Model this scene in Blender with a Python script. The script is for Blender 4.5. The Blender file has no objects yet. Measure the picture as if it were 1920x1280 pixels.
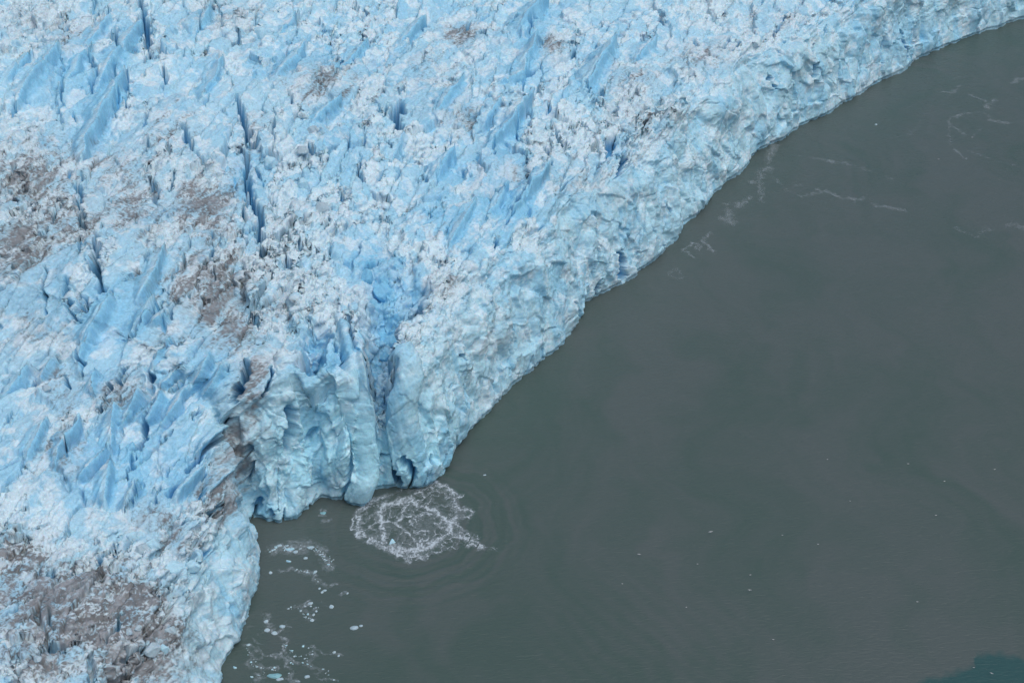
import bpy, math, random
import numpy as np

sc = bpy.context.scene
C = bpy.context.scene.collection
random.seed(7)
rad = math.radians

# ------------------------------------------------------------------ camera
CAM_H, PITCH, HFOV = 300.0, rad(33.0), rad(35.0)
TX = math.tan(HFOV / 2)
TY = TX * 1280 / 1920
cp, sp = math.cos(PITCH), math.sin(PITCH)
cam = bpy.data.cameras.new('camera')
cam.sensor_width = 36
cam.lens = 18 / TX
cam.clip_start = 1
cam.clip_end = 30000
co = bpy.data.objects.new('camera', cam)
co.location = (0, 0, CAM_H)
co.rotation_euler = (math.pi / 2 - PITCH, 0, 0)
C.objects.link(co)
sc.camera = co


def water_at(px, py):
    """a photo pixel -> the point of the water level below it"""
    nx = (px - 960) / 960 * TX
    ny = (640 - py) / 640 * TY
    d = CAM_H / (sp - ny * cp)
    return nx * d, d * (cp + ny * sp)


def project(x, y, z):
    dz = z - CAM_H
    d = y * cp - dz * sp
    u = y * sp + dz * cp
    return 960 + x / d / TX * 960, 640 - u / d / TY * 640


# ------------------------------------------------------------------ noise kit
def h2(i, j, s):
    n = (i.astype(np.int64) * 374761393 + j.astype(np.int64) * 668265263 + s * 974634777) & 0xFFFFFFFF
    n = ((n ^ (n >> 13)) * 1274126177) & 0xFFFFFFFF
    n = ((n ^ (n >> 15)) * 2246822519) & 0xFFFFFFFF
    n = n ^ (n >> 16)
    return (n & 0xFFFFFF).astype(np.float32) / np.float32(0xFFFFFF)


def vnoise(x, y, s):
    i = np.floor(x); j = np.floor(y)
    fx = (x - i).astype(np.float32); fy = (y - j).astype(np.float32)
    i = i.astype(np.int64); j = j.astype(np.int64)
    fx = fx * fx * fx * (fx * (fx * 6 - 15) + 10); fy = fy * fy * fy * (fy * (fy * 6 - 15) + 10)
    a = h2(i, j, s); b = h2(i + 1, j, s); c = h2(i, j + 1, s); d = h2(i + 1, j + 1, s)
    return (a + (b - a) * fx) * (1 - fy) + (c + (d - c) * fx) * fy


def fbm(x, y, s, oct=4, gain=.5):
    r = 0; amp = 1; tot = 0; k = 1.0
    for o in range(oct):
        ca, sa = math.cos(.6 * o), math.sin(.6 * o)
        r = r + amp * vnoise((x * ca - y * sa) * k + 17.3 * o, (x * sa + y * ca) * k + 9.1 * o, s + o)
        tot += amp; amp *= gain; k *= 2.03
    return r / tot            # 0..1, mean .5


def worley(x, y, s, jit=.95):
    """cells: F1, F2, offset from the cell's centre, three randoms of the cell"""
    i0 = np.floor(x); j0 = np.floor(y)
    n = x.shape
    f1 = np.full(n, 9., np.float32); f2 = np.full(n, 9., np.float32)
    dx = np.zeros(n, np.float32); dy = np.zeros(n, np.float32)
    ci = np.zeros(n, np.int64); cj = np.zeros(n, np.int64)
    for a in (-1, 0, 1):
        for b in (-1, 0, 1):
            i = i0 + a; j = j0 + b
            px = i + .5 + jit * (h2(i, j, s) - .5); py = j + .5 + jit * (h2(i, j, s + 1) - .5)
            ex = (x - px).astype(np.float32); ey = (y - py).astype(np.float32)
            d = np.sqrt(ex * ex + ey * ey)
            m = d < f1
            f2 = np.where(m, f1, np.minimum(f2, d))
            f1 = np.where(m, d, f1)
            dx = np.where(m, ex, dx); dy = np.where(m, ey, dy)
            ci = np.where(m, i, ci).astype(np.int64); cj = np.where(m, j, cj).astype(np.int64)
    return f1, f2, dx, dy, h2(ci, cj, s + 2), h2(ci, cj, s + 3), h2(ci, cj, s + 4), h2(ci, cj, s + 5)


def sstep(x, a, b):
    t = np.clip((x - a) / (b - a), 0, 1)
    return t * t * (3 - 2 * t)


# ------------------------------------------------------------------ the glacier front in plan
TERM = [(2300, -75), (2080, -15), (1920, 38), (1850, 62), (1790, 84), (1730, 107), (1690, 136), (1640, 160), (1590, 192),
        (1540, 222), (1500, 245), (1450, 270), (1420, 287), (1395, 318), (1370, 340), (1320, 390), (1280, 422), (1265, 445),
        (1240, 478), (1210, 505), (1178, 527), (1140, 548), (1122, 557), (1098, 572), (1090, 600), (1072, 628), (1045, 660),
        (1015, 680), (990, 700), (962, 725), (935, 748), (918, 775), (895, 795), (868, 825), (848, 858), (832, 888),
        (815, 905), (790, 914), (765, 915), (745, 908), (728, 914), (705, 922), (690, 936), (682, 945), (665, 947),
        (640, 942), (622, 932), (600, 938), (585, 955), (555, 976), (520, 984), (495, 977), (480, 974), (472, 985), (484, 1020),
        (491, 1060), (489, 1105), (478, 1150), (458, 1185), (447, 1215), (432, 1240), (424, 1262), (418, 1300), (400, 1360),
        (360, 1440)]
E = np.array((.585, .811)); N_ = np.array((-.811, .585))          # along the front / inland
E /= np.linalg.norm(E); N_ = np.array((-E[1], E[0]))
tw = np.array([water_at(*p) for p in TERM])
ta, tb = tw @ E, tw @ N_
o_ = np.argsort(ta); ta, tb = ta[o_], tb[o_]
A0, A1 = 112.0, 815.0
ta = np.concatenate(([A0 - 30], ta, [A1 + 60])); tb = np.concatenate(([tb[0] - 25], tb, [tb[-1] - 5]))

fa = np.arange(A0 - 2, A1 + 2, .25)
fk = np.hanning(13); fk /= fk.sum()
ff = np.convolve(np.pad(np.interp(fa, ta, tb), 6, 'edge'), fk, 'valid')
CH0, CH1 = [E @ np.array(water_at(*p)) for p in ((655, 947), (745, 800))]
avals = [A0]
while avals[-1] < A1:
    q_ = avals[-1]
    slope = (np.interp(q_ + .5, fa, ff) - np.interp(q_ - .5, fa, ff))
    avals.append(q_ + (.23 + .23 * (q_ - A0) / (A1 - A0)) / max(1, min(4, .75 * math.hypot(1, slope))) * (.62 if CH0 < q_ < CH1 else 1))
avals = np.array(avals)
tvals = [0.0]
while tvals[-1] < 420:
    t = tvals[-1]
    tvals.append(t + (.26 if t < 80 else .26 + .22 * min(1, (t - 80) / 200)))
tvals = np.array(tvals)
na, nt = len(avals), len(tvals)
f = np.interp(avals, fa, ff)


def pl(a, pts):
    p = sorted(pts)
    return np.interp(a, [q[0] for q in p], [q[1] for q in p])


def a_of(px, py):
    x, y = water_at(px, py)
    return E[0] * x + E[1] * y


# where the face starts to lean back / has become the top, metres up the profile, along the front
aa = [a_of(*p) for p in ((1920, 38), (1590, 192), (1280, 422), (1098, 572), (935, 748), (790, 914), (640, 942), (490, 975), (489, 1105), (424, 1262))]
T0 = np.interp(avals, aa[::-1], [28, 27, 25, 24, 25, 32, 38, 20, 10, 10][::-1])
T1 = np.interp(avals, aa[::-1], [55, 56, 58, 60, 60, 58, 57, 66, 52, 48][::-1])
PH0 = np.interp(avals, aa[::-1], [78, 77, 77, 78, 79, 82, 83, 76, 74, 72][::-1])
sm = np.hanning(41); sm /= sm.sum()
T0, T1, PH0 = [np.convolve(np.pad(q, 20, 'edge'), sm, 'valid') for q in (T0, T1, PH0)]
AA, TT = np.meshgrid(avals, tvals, indexing='ij')
ph = np.radians(4.0 + (PH0[:, None] - 4.0) * (1 - sstep(TT, T0[:, None], T1[:, None])))
dt = np.diff(tvals, prepend=tvals[0])
ph[:, :] = ph
Bz = np.cumsum(np.cos(ph) * dt, 1) + f[:, None] - .6
Zz = np.cumsum(np.sin(ph) * dt, 1) - 2.5


def at_a(q):                      # 0..na index of an a value
    return np.interp(q, avals, np.arange(na))


X0 = AA * E[0] + Bz * N_[0]
Y0 = AA * E[1] + Bz * N_[1]
PX, PY = project(X0, Y0, Zz)
keepv = (PX > -230) & (PX < 2150) & (PY > -190) & (PY < 1480)

# photo pixel -> (a, t) on the ice, by the nearest point of the smooth surface
st = 3
cPX, cPY = PX[::st, ::st], PY[::st, ::st]
cA, cT = AA[::st, ::st], (Bz + Zz)[::st, ::st]
cm = keepv[::st, ::st]
cPXf, cPYf, cAf, cTf = cPX[cm].astype(np.float32), cPY[cm].astype(np.float32), cA[cm], cT[cm]


def ice_at(px, py):
    d = (cPXf - px) ** 2 + (cPYf - py) ** 2
    q = np.argpartition(d, 6)[:6]
    w = 1 / (d[q] + .5)
    return float((cAf[q] * w).sum() / w.sum()), float((cTf[q] * w).sum() / w.sum())


# ------------------------------------------------------------------ flat arrays of the kept vertices
idx = np.full((na, nt), -1, np.int64)
idx[keepv] = np.arange(keepv.sum())
a = AA[keepv]; t = TT[keepv]; bx = X0[keepv]; by = Y0[keepv]; bz = Zz[keepv]
phk = ph[keepv]
PXk = PX[keepv].astype(np.float32); PYk = PY[keepv].astype(np.float32)

def blur(g, k):
    c = np.cumsum(np.pad(g, ((k + 1, k), (0, 0)), 'edge'), 0); g = (c[2 * k + 1:] - c[:-2 * k - 1]) / (2 * k + 1)
    c = np.cumsum(np.pad(g, ((0, 0), (k + 1, k)), 'edge'), 1); return (c[:, 2 * k + 1:] - c[:, :-2 * k - 1]) / (2 * k + 1)


def grid_normals(gx, gy, gz, k):
    """unit normals of the (smoothed) sheet"""
    if k:
        gx, gy, gz = blur(gx, k), blur(gy, k), blur(gz, k)
    ux, uy, uz = np.gradient(gx, axis=0), np.gradient(gy, axis=0), np.gradient(gz, axis=0)
    vx, vy, vz = np.gradient(gx, axis=1), np.gradient(gy, axis=1), np.gradient(gz, axis=1)
    n = np.stack((uy * vz - uz * vy, uz * vx - ux * vz, ux * vy - uy * vx), -1)
    return n / np.maximum(np.linalg.norm(n, axis=-1, keepdims=True), 1e-9)


nrm = grid_normals(X0, Y0, Zz, 6)[keepv]
tt = t
t = bx * N_[0] + by * N_[1] + bz            # inland distance + height: unrolls face and top without stretching
steep = sstep(np.degrees(phk), 28, 62).astype(np.float32)        # 1 on the face, 0 on the top
print('glacier verts', len(a), na, nt)

# metres per photo pixel near each vertex (to turn sizes read off the photo into metres)
mpp = np.sqrt(bx ** 2 + by ** 2 + (bz - CAM_H) ** 2) * TX / 960


def line_dist(pts_px, pad=14., wf=.35, wamp=3.2):
    """distance in metres (in the a,t sheet) to a polyline read off the photo; returns (subset, distance, along 0..1)"""
    q = np.array([ice_at(*p) for p in pts_px])
    lo = q.min(0) - pad; hi = q.max(0) + pad
    sub = np.nonzero((a > lo[0]) & (a < hi[0]) & (t > lo[1]) & (t < hi[1]))[0]
    x = a[sub] + (fbm(a[sub] * wf, t[sub] * wf, 801, 3) - .5) * wamp
    y = t[sub] + (fbm(a[sub] * wf, t[sub] * wf, 821, 3) - .5) * wamp
    best = np.full(len(sub), 1e9); al = np.zeros(len(sub)); sd = np.zeros(len(sub))
    L = np.linalg.norm(np.diff(q, axis=0), axis=1); S = np.concatenate(([0], np.cumsum(L))); tot = max(S[-1], 1e-3)
    for i in range(len(q) - 1):
        d = q[i + 1] - q[i]; l2 = max((d ** 2).sum(), 1e-6)
        u = np.clip(((x - q[i, 0]) * d[0] + (y - q[i, 1]) * d[1]) / l2, 0, 1)
        ex = x - q[i, 0] - u * d[0]; ey = y - q[i, 1] - u * d[1]
        r = np.hypot(ex, ey)
        m = r < best
        best = np.where(m, r, best); al = np.where(m, (S[i] + u * L[i]) / tot, al)
        sd = np.where(m, np.sign(d[0] * ey - d[1] * ex), sd)
    return sub, best, al, sd


def blob(lst):
    r = np.zeros(len(a), np.float32)
    for (px, py, rx, ry, v) in lst:
        e = np.exp(-(((PXk - px) / rx) ** 2 + ((PYk - py) / ry) ** 2))
        r = np.maximum(r, v * e)
    return r


# ------------------------------------------------------------------ relief
wa = a + (fbm(a / 30, t / 30, 11, 3) - .5) * 16
wt = t + (fbm(a / 30, t / 30, 41, 3) - .5) * 16
wa2 = a + (fbm(a / 6, t / 6, 51, 3) - .5) * 3.0
wt2 = t + (fbm(a / 6, t / 6, 61, 3) - .5) * 3.0

DIRT_BLOBS = [(60, 330, 110, 80, .75), (130, 400, 100, 80, .65), (250, 380, 90, 70, .65), (380, 380, 80, 80, .75), (400, 530, 110, 75, .85),
              (320, 600, 80, 50, .4), (440, 600, 60, 80, .75), (470, 710, 38, 110, .85), (440, 850, 40, 80, .95), (420, 920, 40, 60, .8),
              (275, 960, 60, 35, .6), (50, 460, 80, 70, .75), (20, 1030, 70, 45, 1.), (120, 1110, 170, 65, 1.1), (240, 1125, 100, 45, 1.1),
              (150, 1190, 170, 65, 1.12), (270, 1190, 90, 60, 1.15), (320, 1010, 60, 40, .55), (90, 1245, 110, 50, .8), (250, 1250, 100, 45, 1.2),
              (860, 55, 45, 28, .75), (800, 140, 60, 40, .35), (870, 215, 70, 22, .45), (1190, 150, 60, 40, .4), (1200, 210, 50, 50, .45),
              (1035, 95, 26, 24, .65), (130, 60, 60, 40, .5), (50, 30, 60, 40, .35), (600, 165, 80, 40, .5), (430, 40, 70, 40, .4),
              (1320, 110, 80, 35, .4), (1090, 340, 70, 40, .4), (830, 540, 60, 30, .4), (220, 745, 60, 50, .6), (120, 740, 60, 60, .5),
              (110, 850, 50, 60, .5), (200, 300, 80, 50, .5), (310, 260, 70, 70, .4), (480, 250, 50, 50, .3), (950, 320, 60, 40, .3),
              (350, 560, 60, 60, .5), (60, 620, 60, 60, .45), (540, 400, 60, 30, .35), (1470, 40, 70, 40, .3)]
BLUE_BLOBS = [(722, 660, 42, 170, 1.), (735, 560, 80, 55, .8), (700, 480, 70, 50, .5), (1000, 50, 38, 60, .85), (1115, 140, 34, 60, .75), (990, 130, 50, 35, .7),
              (965, 385, 45, 55, .8), (600, 650, 60, 50, .9), (655, 620, 40, 60, .6), (670, 800, 60, 130, .85), (745, 800, 50, 80, .6), (620, 890, 110, 60, .7), (800, 870, 60, 50, .7),
              (1690, 70, 80, 45, .95), (1600, 30, 60, 50, .5), (560, 110, 110, 50, .5), (250, 760, 90, 80, .6), (190, 560, 120, 90, .5), (210, 690, 70, 110, .75),
              (240, 600, 70, 70, .65), (390, 690, 50, 60, .55), (850, 230, 100, 60, .55), (930, 250, 60, 60, .6), (850, 310, 60, 40, .5), (150, 130, 90, 80, .5),
              (545, 800, 50, 60, .6), (170, 220, 40, 90, .6), (460, 330, 40, 80, .65), (70, 1240, 90, 30, .55), (330, 885, 50, 60, .6), (700, 110, 60, 50, .4), (550, 320, 60, 50, .4),
              (640, 210, 60, 60, .4), (820, 380, 50, 90, .55), (930, 540, 40, 50, .5), (1160, 290, 50, 40, .5), (1170, 500, 60, 30, .6), (500, 840, 50, 80, .5), (150, 870, 80, 80, .5),
              (260, 850, 50, 70, .55), (640, 20, 50, 30, .4), (1240, 60, 70, 40, .4), (470, 1010, 40, 60, .4), (460, 1150, 30, 60, .4)]
SMOOTH_BLOBS = [(210, 650, 70, 140, .9), (1000, 50, 40, 60, .9), (1115, 140, 36, 60, .9), (680, 800, 40, 130, .85), (780, 830, 60, 80, .5), (150, 130, 90, 70, .6),
                (220, 150, 60, 60, .5), (320, 850, 90, 90, .75), (170, 250, 30, 110, .7), (500, 800, 40, 60, .6), (970, 380, 50, 50, .7), (910, 260, 70, 60, .5), (560, 100, 70, 40, .5),
                (180, 950, 120, 40, .7), (620, 900, 100, 60, .6), (600, 650, 50, 50, .6), (240, 620, 70, 110, .7), (100, 870, 80, 70, .5)]
RUB_BLOBS = [(730, 560, 60, 160, .9), (720, 700, 30, 100, .8), (560, 470, 110, 110, .8), (680, 400, 120, 120, .6), (60, 20, 120, 80, .8), (620, 60, 140, 70, .7), (560, 570, 80, 60, .8),
             (380, 1180, 80, 80, .8), (300, 1080, 100, 60, .6), (520, 330, 60, 60, .5), (820, 640, 80, 120, .6), (1200, 200, 120, 80, .5), (850, 120, 100, 80, .5), (540, 900, 50, 60, .7)]
dirtB = blob(DIRT_BLOBS); blueB = blob(BLUE_BLOBS); smoB = blob(SMOOTH_BLOBS); rubB = blob(RUB_BLOBS)

D = np.zeros(len(a), np.float32)
top = 1 - steep
# long swells of the surface
D += (fbm(wa / 55, wt / 40, 101, 3) - .5) * 10 * (.35 + .65 * top)
# seracs: long tilted slabs lying along the front, broken off steeply on their sides
TH = rad(17)


def slabs(th, L, W, seed, xa, xt):
    c, s = math.cos(th), math.sin(th)
    u = (xa * c + xt * s) / L; v = (-xa * s + xt * c) / W
    return worley(u, v, seed)


amp = .55 + .65 * sstep(fbm(a / 60, t / 60, 71, 2), .35, .65)
f1, f2, dx, dy, r1, r2, r3, r4 = slabs(TH, 27., 8.6, 201, wa * .7 + wa2 * .3, wt * .7 + wt2 * .3)
cell = ((r1 - .5) * 3.6 + dy * (r2 - .25) * 7.0 + dx * (r3 - .35) * 7.0) * (.35 + .65 * sstep(f2 - f1, 0, .07))
crk = (1 - sstep(f2 - f1, .0, .085)) * sstep(r1, .25, .5)
g1, g2, ex, ey, q1, q2, q3, q4 = slabs(TH + .1, 12., 3.8, 231, wa2, wt2)
cell2 = (q1 - .5) * 1.2 + ey * (q2 - .35) * 2.0 + ex * (q3 - .4) * 1.9
crk2 = (1 - sstep(g2 - g1, 0, .10)) * sstep(q1, .45, .6)
amp = amp * (1 - .45 * np.clip(dirtB, 0, 1))
D += top * amp * (cell - (2 + 4. * r3) * crk + cell2 * .9 - 1.3 * q4 * crk2)
# the face: upright ribs and flutes with broken patches
arc = np.concatenate(([0], np.cumsum(np.hypot(np.diff(avals), np.diff(f)))))
sa = np.interp(a, avals, arc)
wsa = sa + (fbm(a / 6, t / 6, 51, 3) - .5) * 4.0
fl1, fl2, fx, fy, s1, s2, s3, s4 = worley(wsa / 6.0, (wt2 * .8 + wa * .2) / 24., 301)
rib = ((s1 - .25) * 3.4 + fx * (s2 - .5) * 4.6 + fy * (s3 - .5) * 3.0) * sstep(fl2 - fl1, 0, .34) - (1 - sstep(fl2 - fl1, 0, .12)) * (.2 + .8 * s4)
h1, h2_, hx, hy, m1, m2, m3, m4 = worley(wsa / 2.6, wt2 / 8, 331)
rib2 = ((m1 - .3) * 1.0 + hx * (m2 - .5) * 1.6 + hy * (m3 - .5) * 1.2) * sstep(h2_ - h1, 0, .3)
w1, w2, wx_, wy_, o1, o2, o3, o4 = worley(wsa / 7.5 + .15 * wt2 / 7.5, wt2 / 12, 341)
facet = ((o1 - .5) * 2.2 + wx_ * (o2 - .5) * 5.5 + wy_ * (o3 - .5) * 4.5) * (.3 + .7 * sstep(w2 - w1, 0, .1)) - .5 * (1 - sstep(w2 - w1, 0, .05)) * sstep(o4, .4, .6)
D += steep * (rib * .5 + rib2 * .22 + facet * .75 + (fbm(wsa / 16, t / 22, 351, 3) - .5) * 7)
D += (1 - np.abs(2 * steep - 1)) * (fbm(wa / 9, wt / 9, 361, 4) - .5) * 5

smooth = np.clip(smoB * 1.0 + top * .9 * sstep(r4, .32, .40) * sstep(fbm(wa / 25, wt / 25, 391, 3), .36, .46) * (1 - rubB), 0, .97)
smooth = np.maximum(smooth, steep * .75 * sstep(fbm(wa / 7, wt / 13, 371, 3), .5, .62) * (1 - rubB))
rubble = np.clip(1 - smooth, 0, 1) * (1 - .55 * steep) * (1 + .5 * dirtB) * (.32 + .6 * sstep(fbm(wa / 22, wt / 22, 381, 3), .38, .62) + .6 * rubB)
c_, s_ = math.cos(TH), math.sin(TH)
gu = (wa2 * c_ + wt2 * s_); gv = (-wa2 * s_ + wt2 * c_)


def chunks(L, seed, xa, xt, dome=.5, crk_=.45):
    f1, f2, dx, dy, r1, r2, r3, r4 = worley(xa / L, xt / L, seed)
    return ((r1 - .5) + dx * (r2 - .5) * 2.9 + dy * (r3 - .5) * 2.9 - dome * f1 * f1 - crk_ * (1 - sstep(f2 - f1, 0, .12))) * L, r4


# ------------------------------------------------------------------ crevasses, pits and caves read off the photo: (points, width px, depth m)
CREV = [([(262, 5), (270, 40), (278, 75), (277, 115)], 15, 11), ([(180, 0), (178, 40), (172, 65)], 7, 5), ([(158, 95), (172, 120), (178, 140), (168, 165), (160, 183)], 8, 7),
        ([(116, 112), (119, 150), (112, 200), (116, 240)], 7, 6), ([(24, 190), (26, 212)], 7, 4), ([(404, 0), (398, 20), (375, 40), (372, 70)], 7, 5), ([(418, 30), (415, 65), (424, 72)], 8, 6),
        ([(311, 130), (306, 165)], 9, 6), ([(242, 150), (238, 180), (234, 215)], 7, 6), ([(445, 190), (455, 225), (465, 255), (475, 275)], 12, 8), ([(540, 175), (555, 205), (565, 222)], 9, 7),
        ([(512, 215), (512, 290)], 6, 5), ([(150, 320), (148, 360), (155, 425)], 11, 9), ([(120, 365), (100, 400), (90, 435)], 8, 6), ([(275, 310), (290, 350), (305, 392)], 10, 6),
        ([(345, 235), (350, 260), (365, 290)], 12, 6), ([(456, 270), (462, 330), (474, 370), (485, 402), (490, 450), (491, 505)], 17, 14), ([(402, 425), (395, 492)], 8, 7), ([(472, 560), (480, 606)], 12, 9),
        ([(525, 468), (542, 492)], 14, 6), ([(148, 445), (155, 482)], 8, 6), ([(176, 440), (182, 500), (192, 550)], 13, 8), ([(122, 518), (120, 545), (132, 580), (148, 600)], 9, 6),
        ([(152, 555), (166, 582), (180, 560)], 10, 6), ([(85, 500), (78, 540), (75, 582)], 6, 4), ([(300, 555), (285, 578), (265, 605), (240, 628)], 8, 6), ([(340, 558), (310, 594)], 10, 5),
        ([(300, 735), (285, 770), (270, 800), (255, 842)], 12, 7), ([(342, 628), (332, 652)], 16, 6), ([(302, 658), (318, 660)], 12, 6), ([(462, 672), (452, 720), (440, 752)], 13, 8),
        ([(505, 690), (500, 738)], 9, 5), ([(432, 785), (415, 820), (380, 845), (352, 872)], 15, 6), ([(541, 765), (547, 800), (549, 846)], 30, 18), ([(578, 815), (576, 838)], 10, 5), ([(250, 850), (243, 888)], 11, 6),
        ([(268, 885), (252, 925), (240, 952)], 9, 5), ([(302, 900), (285, 932)], 11, 6), ([(362, 878), (350, 890), (318, 918)], 14, 5), ([(392, 902), (375, 942)], 8, 5),
        ([(212, 1008), (195, 1030), (188, 1046)], 8, 5), ([(102, 1048), (84, 1076)], 14, 3), ([(142, 1058), (124, 1074)], 9, 4), ([(397, 1028), (374, 1056)], 15, 4), ([(302, 1112), (294, 1132)], 7, 3),
        ([(342, 1100), (335, 1122)], 9, 4), ([(172, 1100), (140, 1120), (118, 1132)], 9, 4), ([(86, 1116), (45, 1135), (5, 1158)], 13, 5), ([(142, 1218), (100, 1228), (70, 1252), (25, 1285)], 28, 8),
        ([(184, 1222), (162, 1244)], 16, 5), ([(90, 1150), (90, 1175), (108, 1192)], 9, 5), ([(232, 1158), (200, 1212)], 9, 5), ([(280, 1210), (240, 1232), (215, 1258)], 9, 4),
        ([(752, 190), (742, 222), (747, 242)], 22, 12), ([(726, 270), (732, 284)], 12, 6), ([(1025, 262), (1030, 302)], 10, 10), ([(1038, 232), (1056, 262)], 9, 6), ([(982, 148), (1014, 130)], 14, 6),
        ([(1004, 35), (988, 62)], 10, 5), ([(745, 115), (785, 90)], 6, 4), ([(676, 292), (677, 328)], 12, 7), ([(904, 196), (912, 212)], 7, 5), ([(793, 320), (800, 342)], 10, 7), ([(932, 362), (914, 388)], 9, 6),
        ([(992, 345), (962, 400), (944, 432)], 9, 6), ([(1152, 252), (1140, 292)], 20, 6), ([(1172, 296), (1164, 322)], 17, 7), ([(1242, 30), (1240, 46)], 16, 6), ([(904, 46), (908, 66)], 10, 6),
        ([(720, 400), (726, 432)], 9, 4), ([(937, 452), (926, 472)], 11, 5), ([(916, 535), (907, 606)], 8, 7), ([(682, 502), (702, 488)], 18, 6), ([(814, 486), (828, 506)], 10, 5), ([(855, 668), (860, 674)], 10, 5),
        ([(858, 728), (857, 758)], 6, 4), ([(1158, 472), (1168, 520)], 34, 6), ([(1118, 528), (1116, 556)], 18, 6), ([(1246, 382), (1250, 402)], 13, 6), ([(1466, 36), (1454, 62)], 12, 6), ([(1476, 70), (1477, 80)], 9, 5),
        ([(1528, 118), (1526, 142)], 12, 8), ([(1443, 138), (1450, 168)], 8, 6), ([(1556, 42), (1553, 66)], 7, 5), ([(1532, 80), (1524, 104)], 6, 4), ([(1460, 92), (1462, 100)], 9, 5), ([(597, 632), (604, 668)], 26, 9),
        ([(578, 640), (582, 672)], 8, 5), ([(742, 910), (740, 850)], 12, 7), ([(772, 910), (768, 838)], 8, 6), ([(797, 906), (801, 858)], 6, 5), ([(724, 845), (706, 866)], 12, 5), ([(622, 630), (648, 690)], 9, 5),
        ([(655, 585), (665, 640)], 11, 5), ([(205, 715), (190, 760), (182, 790)], 9, 6), ([(232, 690), (220, 720)], 10, 5), ([(155, 645), (155, 700)], 7, 5),
        ([(60, 720), (75, 690), (110, 680)], 12, 6), ([(15, 780), (12, 800)], 9, 5), ([(372, 760), (360, 790)], 8, 5), ([(130, 30), (118, 62)], 7, 4), ([(215, 60), (222, 110)], 8, 5), ([(480, 300), (495, 340)], 8, 5),
        ([(610, 90), (640, 70)], 8, 5), ([(600, 115), (625, 98)], 7, 5), ([(660, 260), (690, 240)], 8, 5), ([(700, 340), (720, 322)], 8, 4), ([(868, 300), (880, 320)], 9, 5), ([(1095, 165), (1105, 190)], 8, 5),
        ([(702, 700), (700, 900)], 6, 3), ([(655, 770), (660, 930)], 5, 2.5), ([(530, 880), (520, 960)], 5, 2), ([(838, 720), (828, 880)], 5, 2.5), ([(870, 690), (862, 810)], 5, 2.5), ([(905, 640), (900, 740)], 5, 2.5), ([(960, 560), (955, 700)], 5, 2), ([(1045, 480), (1040, 630)], 5, 2.5),
        ([(1110, 380), (1105, 540)], 5, 2.5), ([(1200, 330), (1195, 490)], 5, 2.5), ([(1300, 240), (1295, 380)], 5, 2.5), ([(1375, 190), (1372, 310)], 5, 2.5), ([(1480, 100), (1478, 230)], 5, 2.5), ([(1575, 60), (1572, 180)], 5, 2.5), ([(1660, 30), (1655, 130)], 5, 2.5), ([(1715, 10), (1708, 100)], 6, 3),
        ([(1690, 60), (1700, 110)], 16, 5), ([(590, 950), (600, 930)], 10, 3), ([(500, 975), (503, 955)], 8, 3), ([(530, 982), (532, 962)], 7, 3), ([(1020, 672), (1018, 650)], 8, 3), ([(990, 698), (988, 670)], 6, 2.5), ([(1240, 470), (1238, 440)], 8, 3), ([(1090, 600), (1082, 570)], 8, 3),
        ([(1300, 70), (1308, 90)], 8, 5), ([(640, 330), (650, 360)], 8, 5), ([(610, 430), (640, 445)], 7, 4), ([(575, 280), (600, 305)], 9, 5), ([(60, 60), (75, 90)], 6, 4), ([(330, 90), (345, 120)], 7, 4)]
rc = random.Random(11)
for i in range(230):                                  # the many short slits between the seracs
    px_, py_ = rc.uniform(0, 1500), rc.uniform(0, 960)
    if py_ > 560 - .50 * max(px_ - 560, 0) - max(px_ - 950, 0) * .12 and px_ > 480:
        continue
    th_ = rad(rc.gauss(92, 9) if rc.random() < .5 else rc.gauss(58, 8)); ln = rc.uniform(14, 34)
    m1_ = (px_ + rc.gauss(0, 3), py_ + rc.gauss(0, 3)); cx_, sx2 = ln * math.cos(th_), ln * math.sin(th_)
    CREV.append(([(px_ + cx_ * .5, py_ - sx2 * .5), m1_, (px_ - cx_ * .5, py_ + sx2 * .5)], rc.uniform(4.5, 8.5), rc.uniform(3., 6.)))
carve = np.zeros(len(a), np.float32)
for pts, wpx, dep in CREV:
    if dep >= 8 and pts[0][1] < 700:
        wpx *= 1.3; dep *= 1.35
    sub, dist, al, sd = line_dist(pts) if wpx > 6.5 and not (pts[0][1] > 700 and pts[0][0] > 480) else line_dist(pts, 14., .11, 3.2)
    if not len(sub):
        continue
    hw = wpx * .5 * mpp[sub] * 1.15 * (.55 + .45 * np.sin(np.pi * np.clip(al, .05, .95)))
    wv = hw * (.8 + .7 * (fbm(a[sub] / 1.6, t[sub] / 1.6, 881, 2) - .5))
    p = 1 - sstep(dist, wv * .5, wv * 1.1)
    lip = np.exp(-((dist - wv * 1.6) / (wv * .7 + .2)) ** 2) * .35
    carve[sub] = np.minimum(carve[sub] - 0, np.minimum(carve[sub], -1.35 * dep * p * (.75 + .5 * (fbm(a[sub] / 3, t[sub] / 3, 891, 2) - .5)) + 0))
    D[sub] += lip.astype(np.float32)
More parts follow.
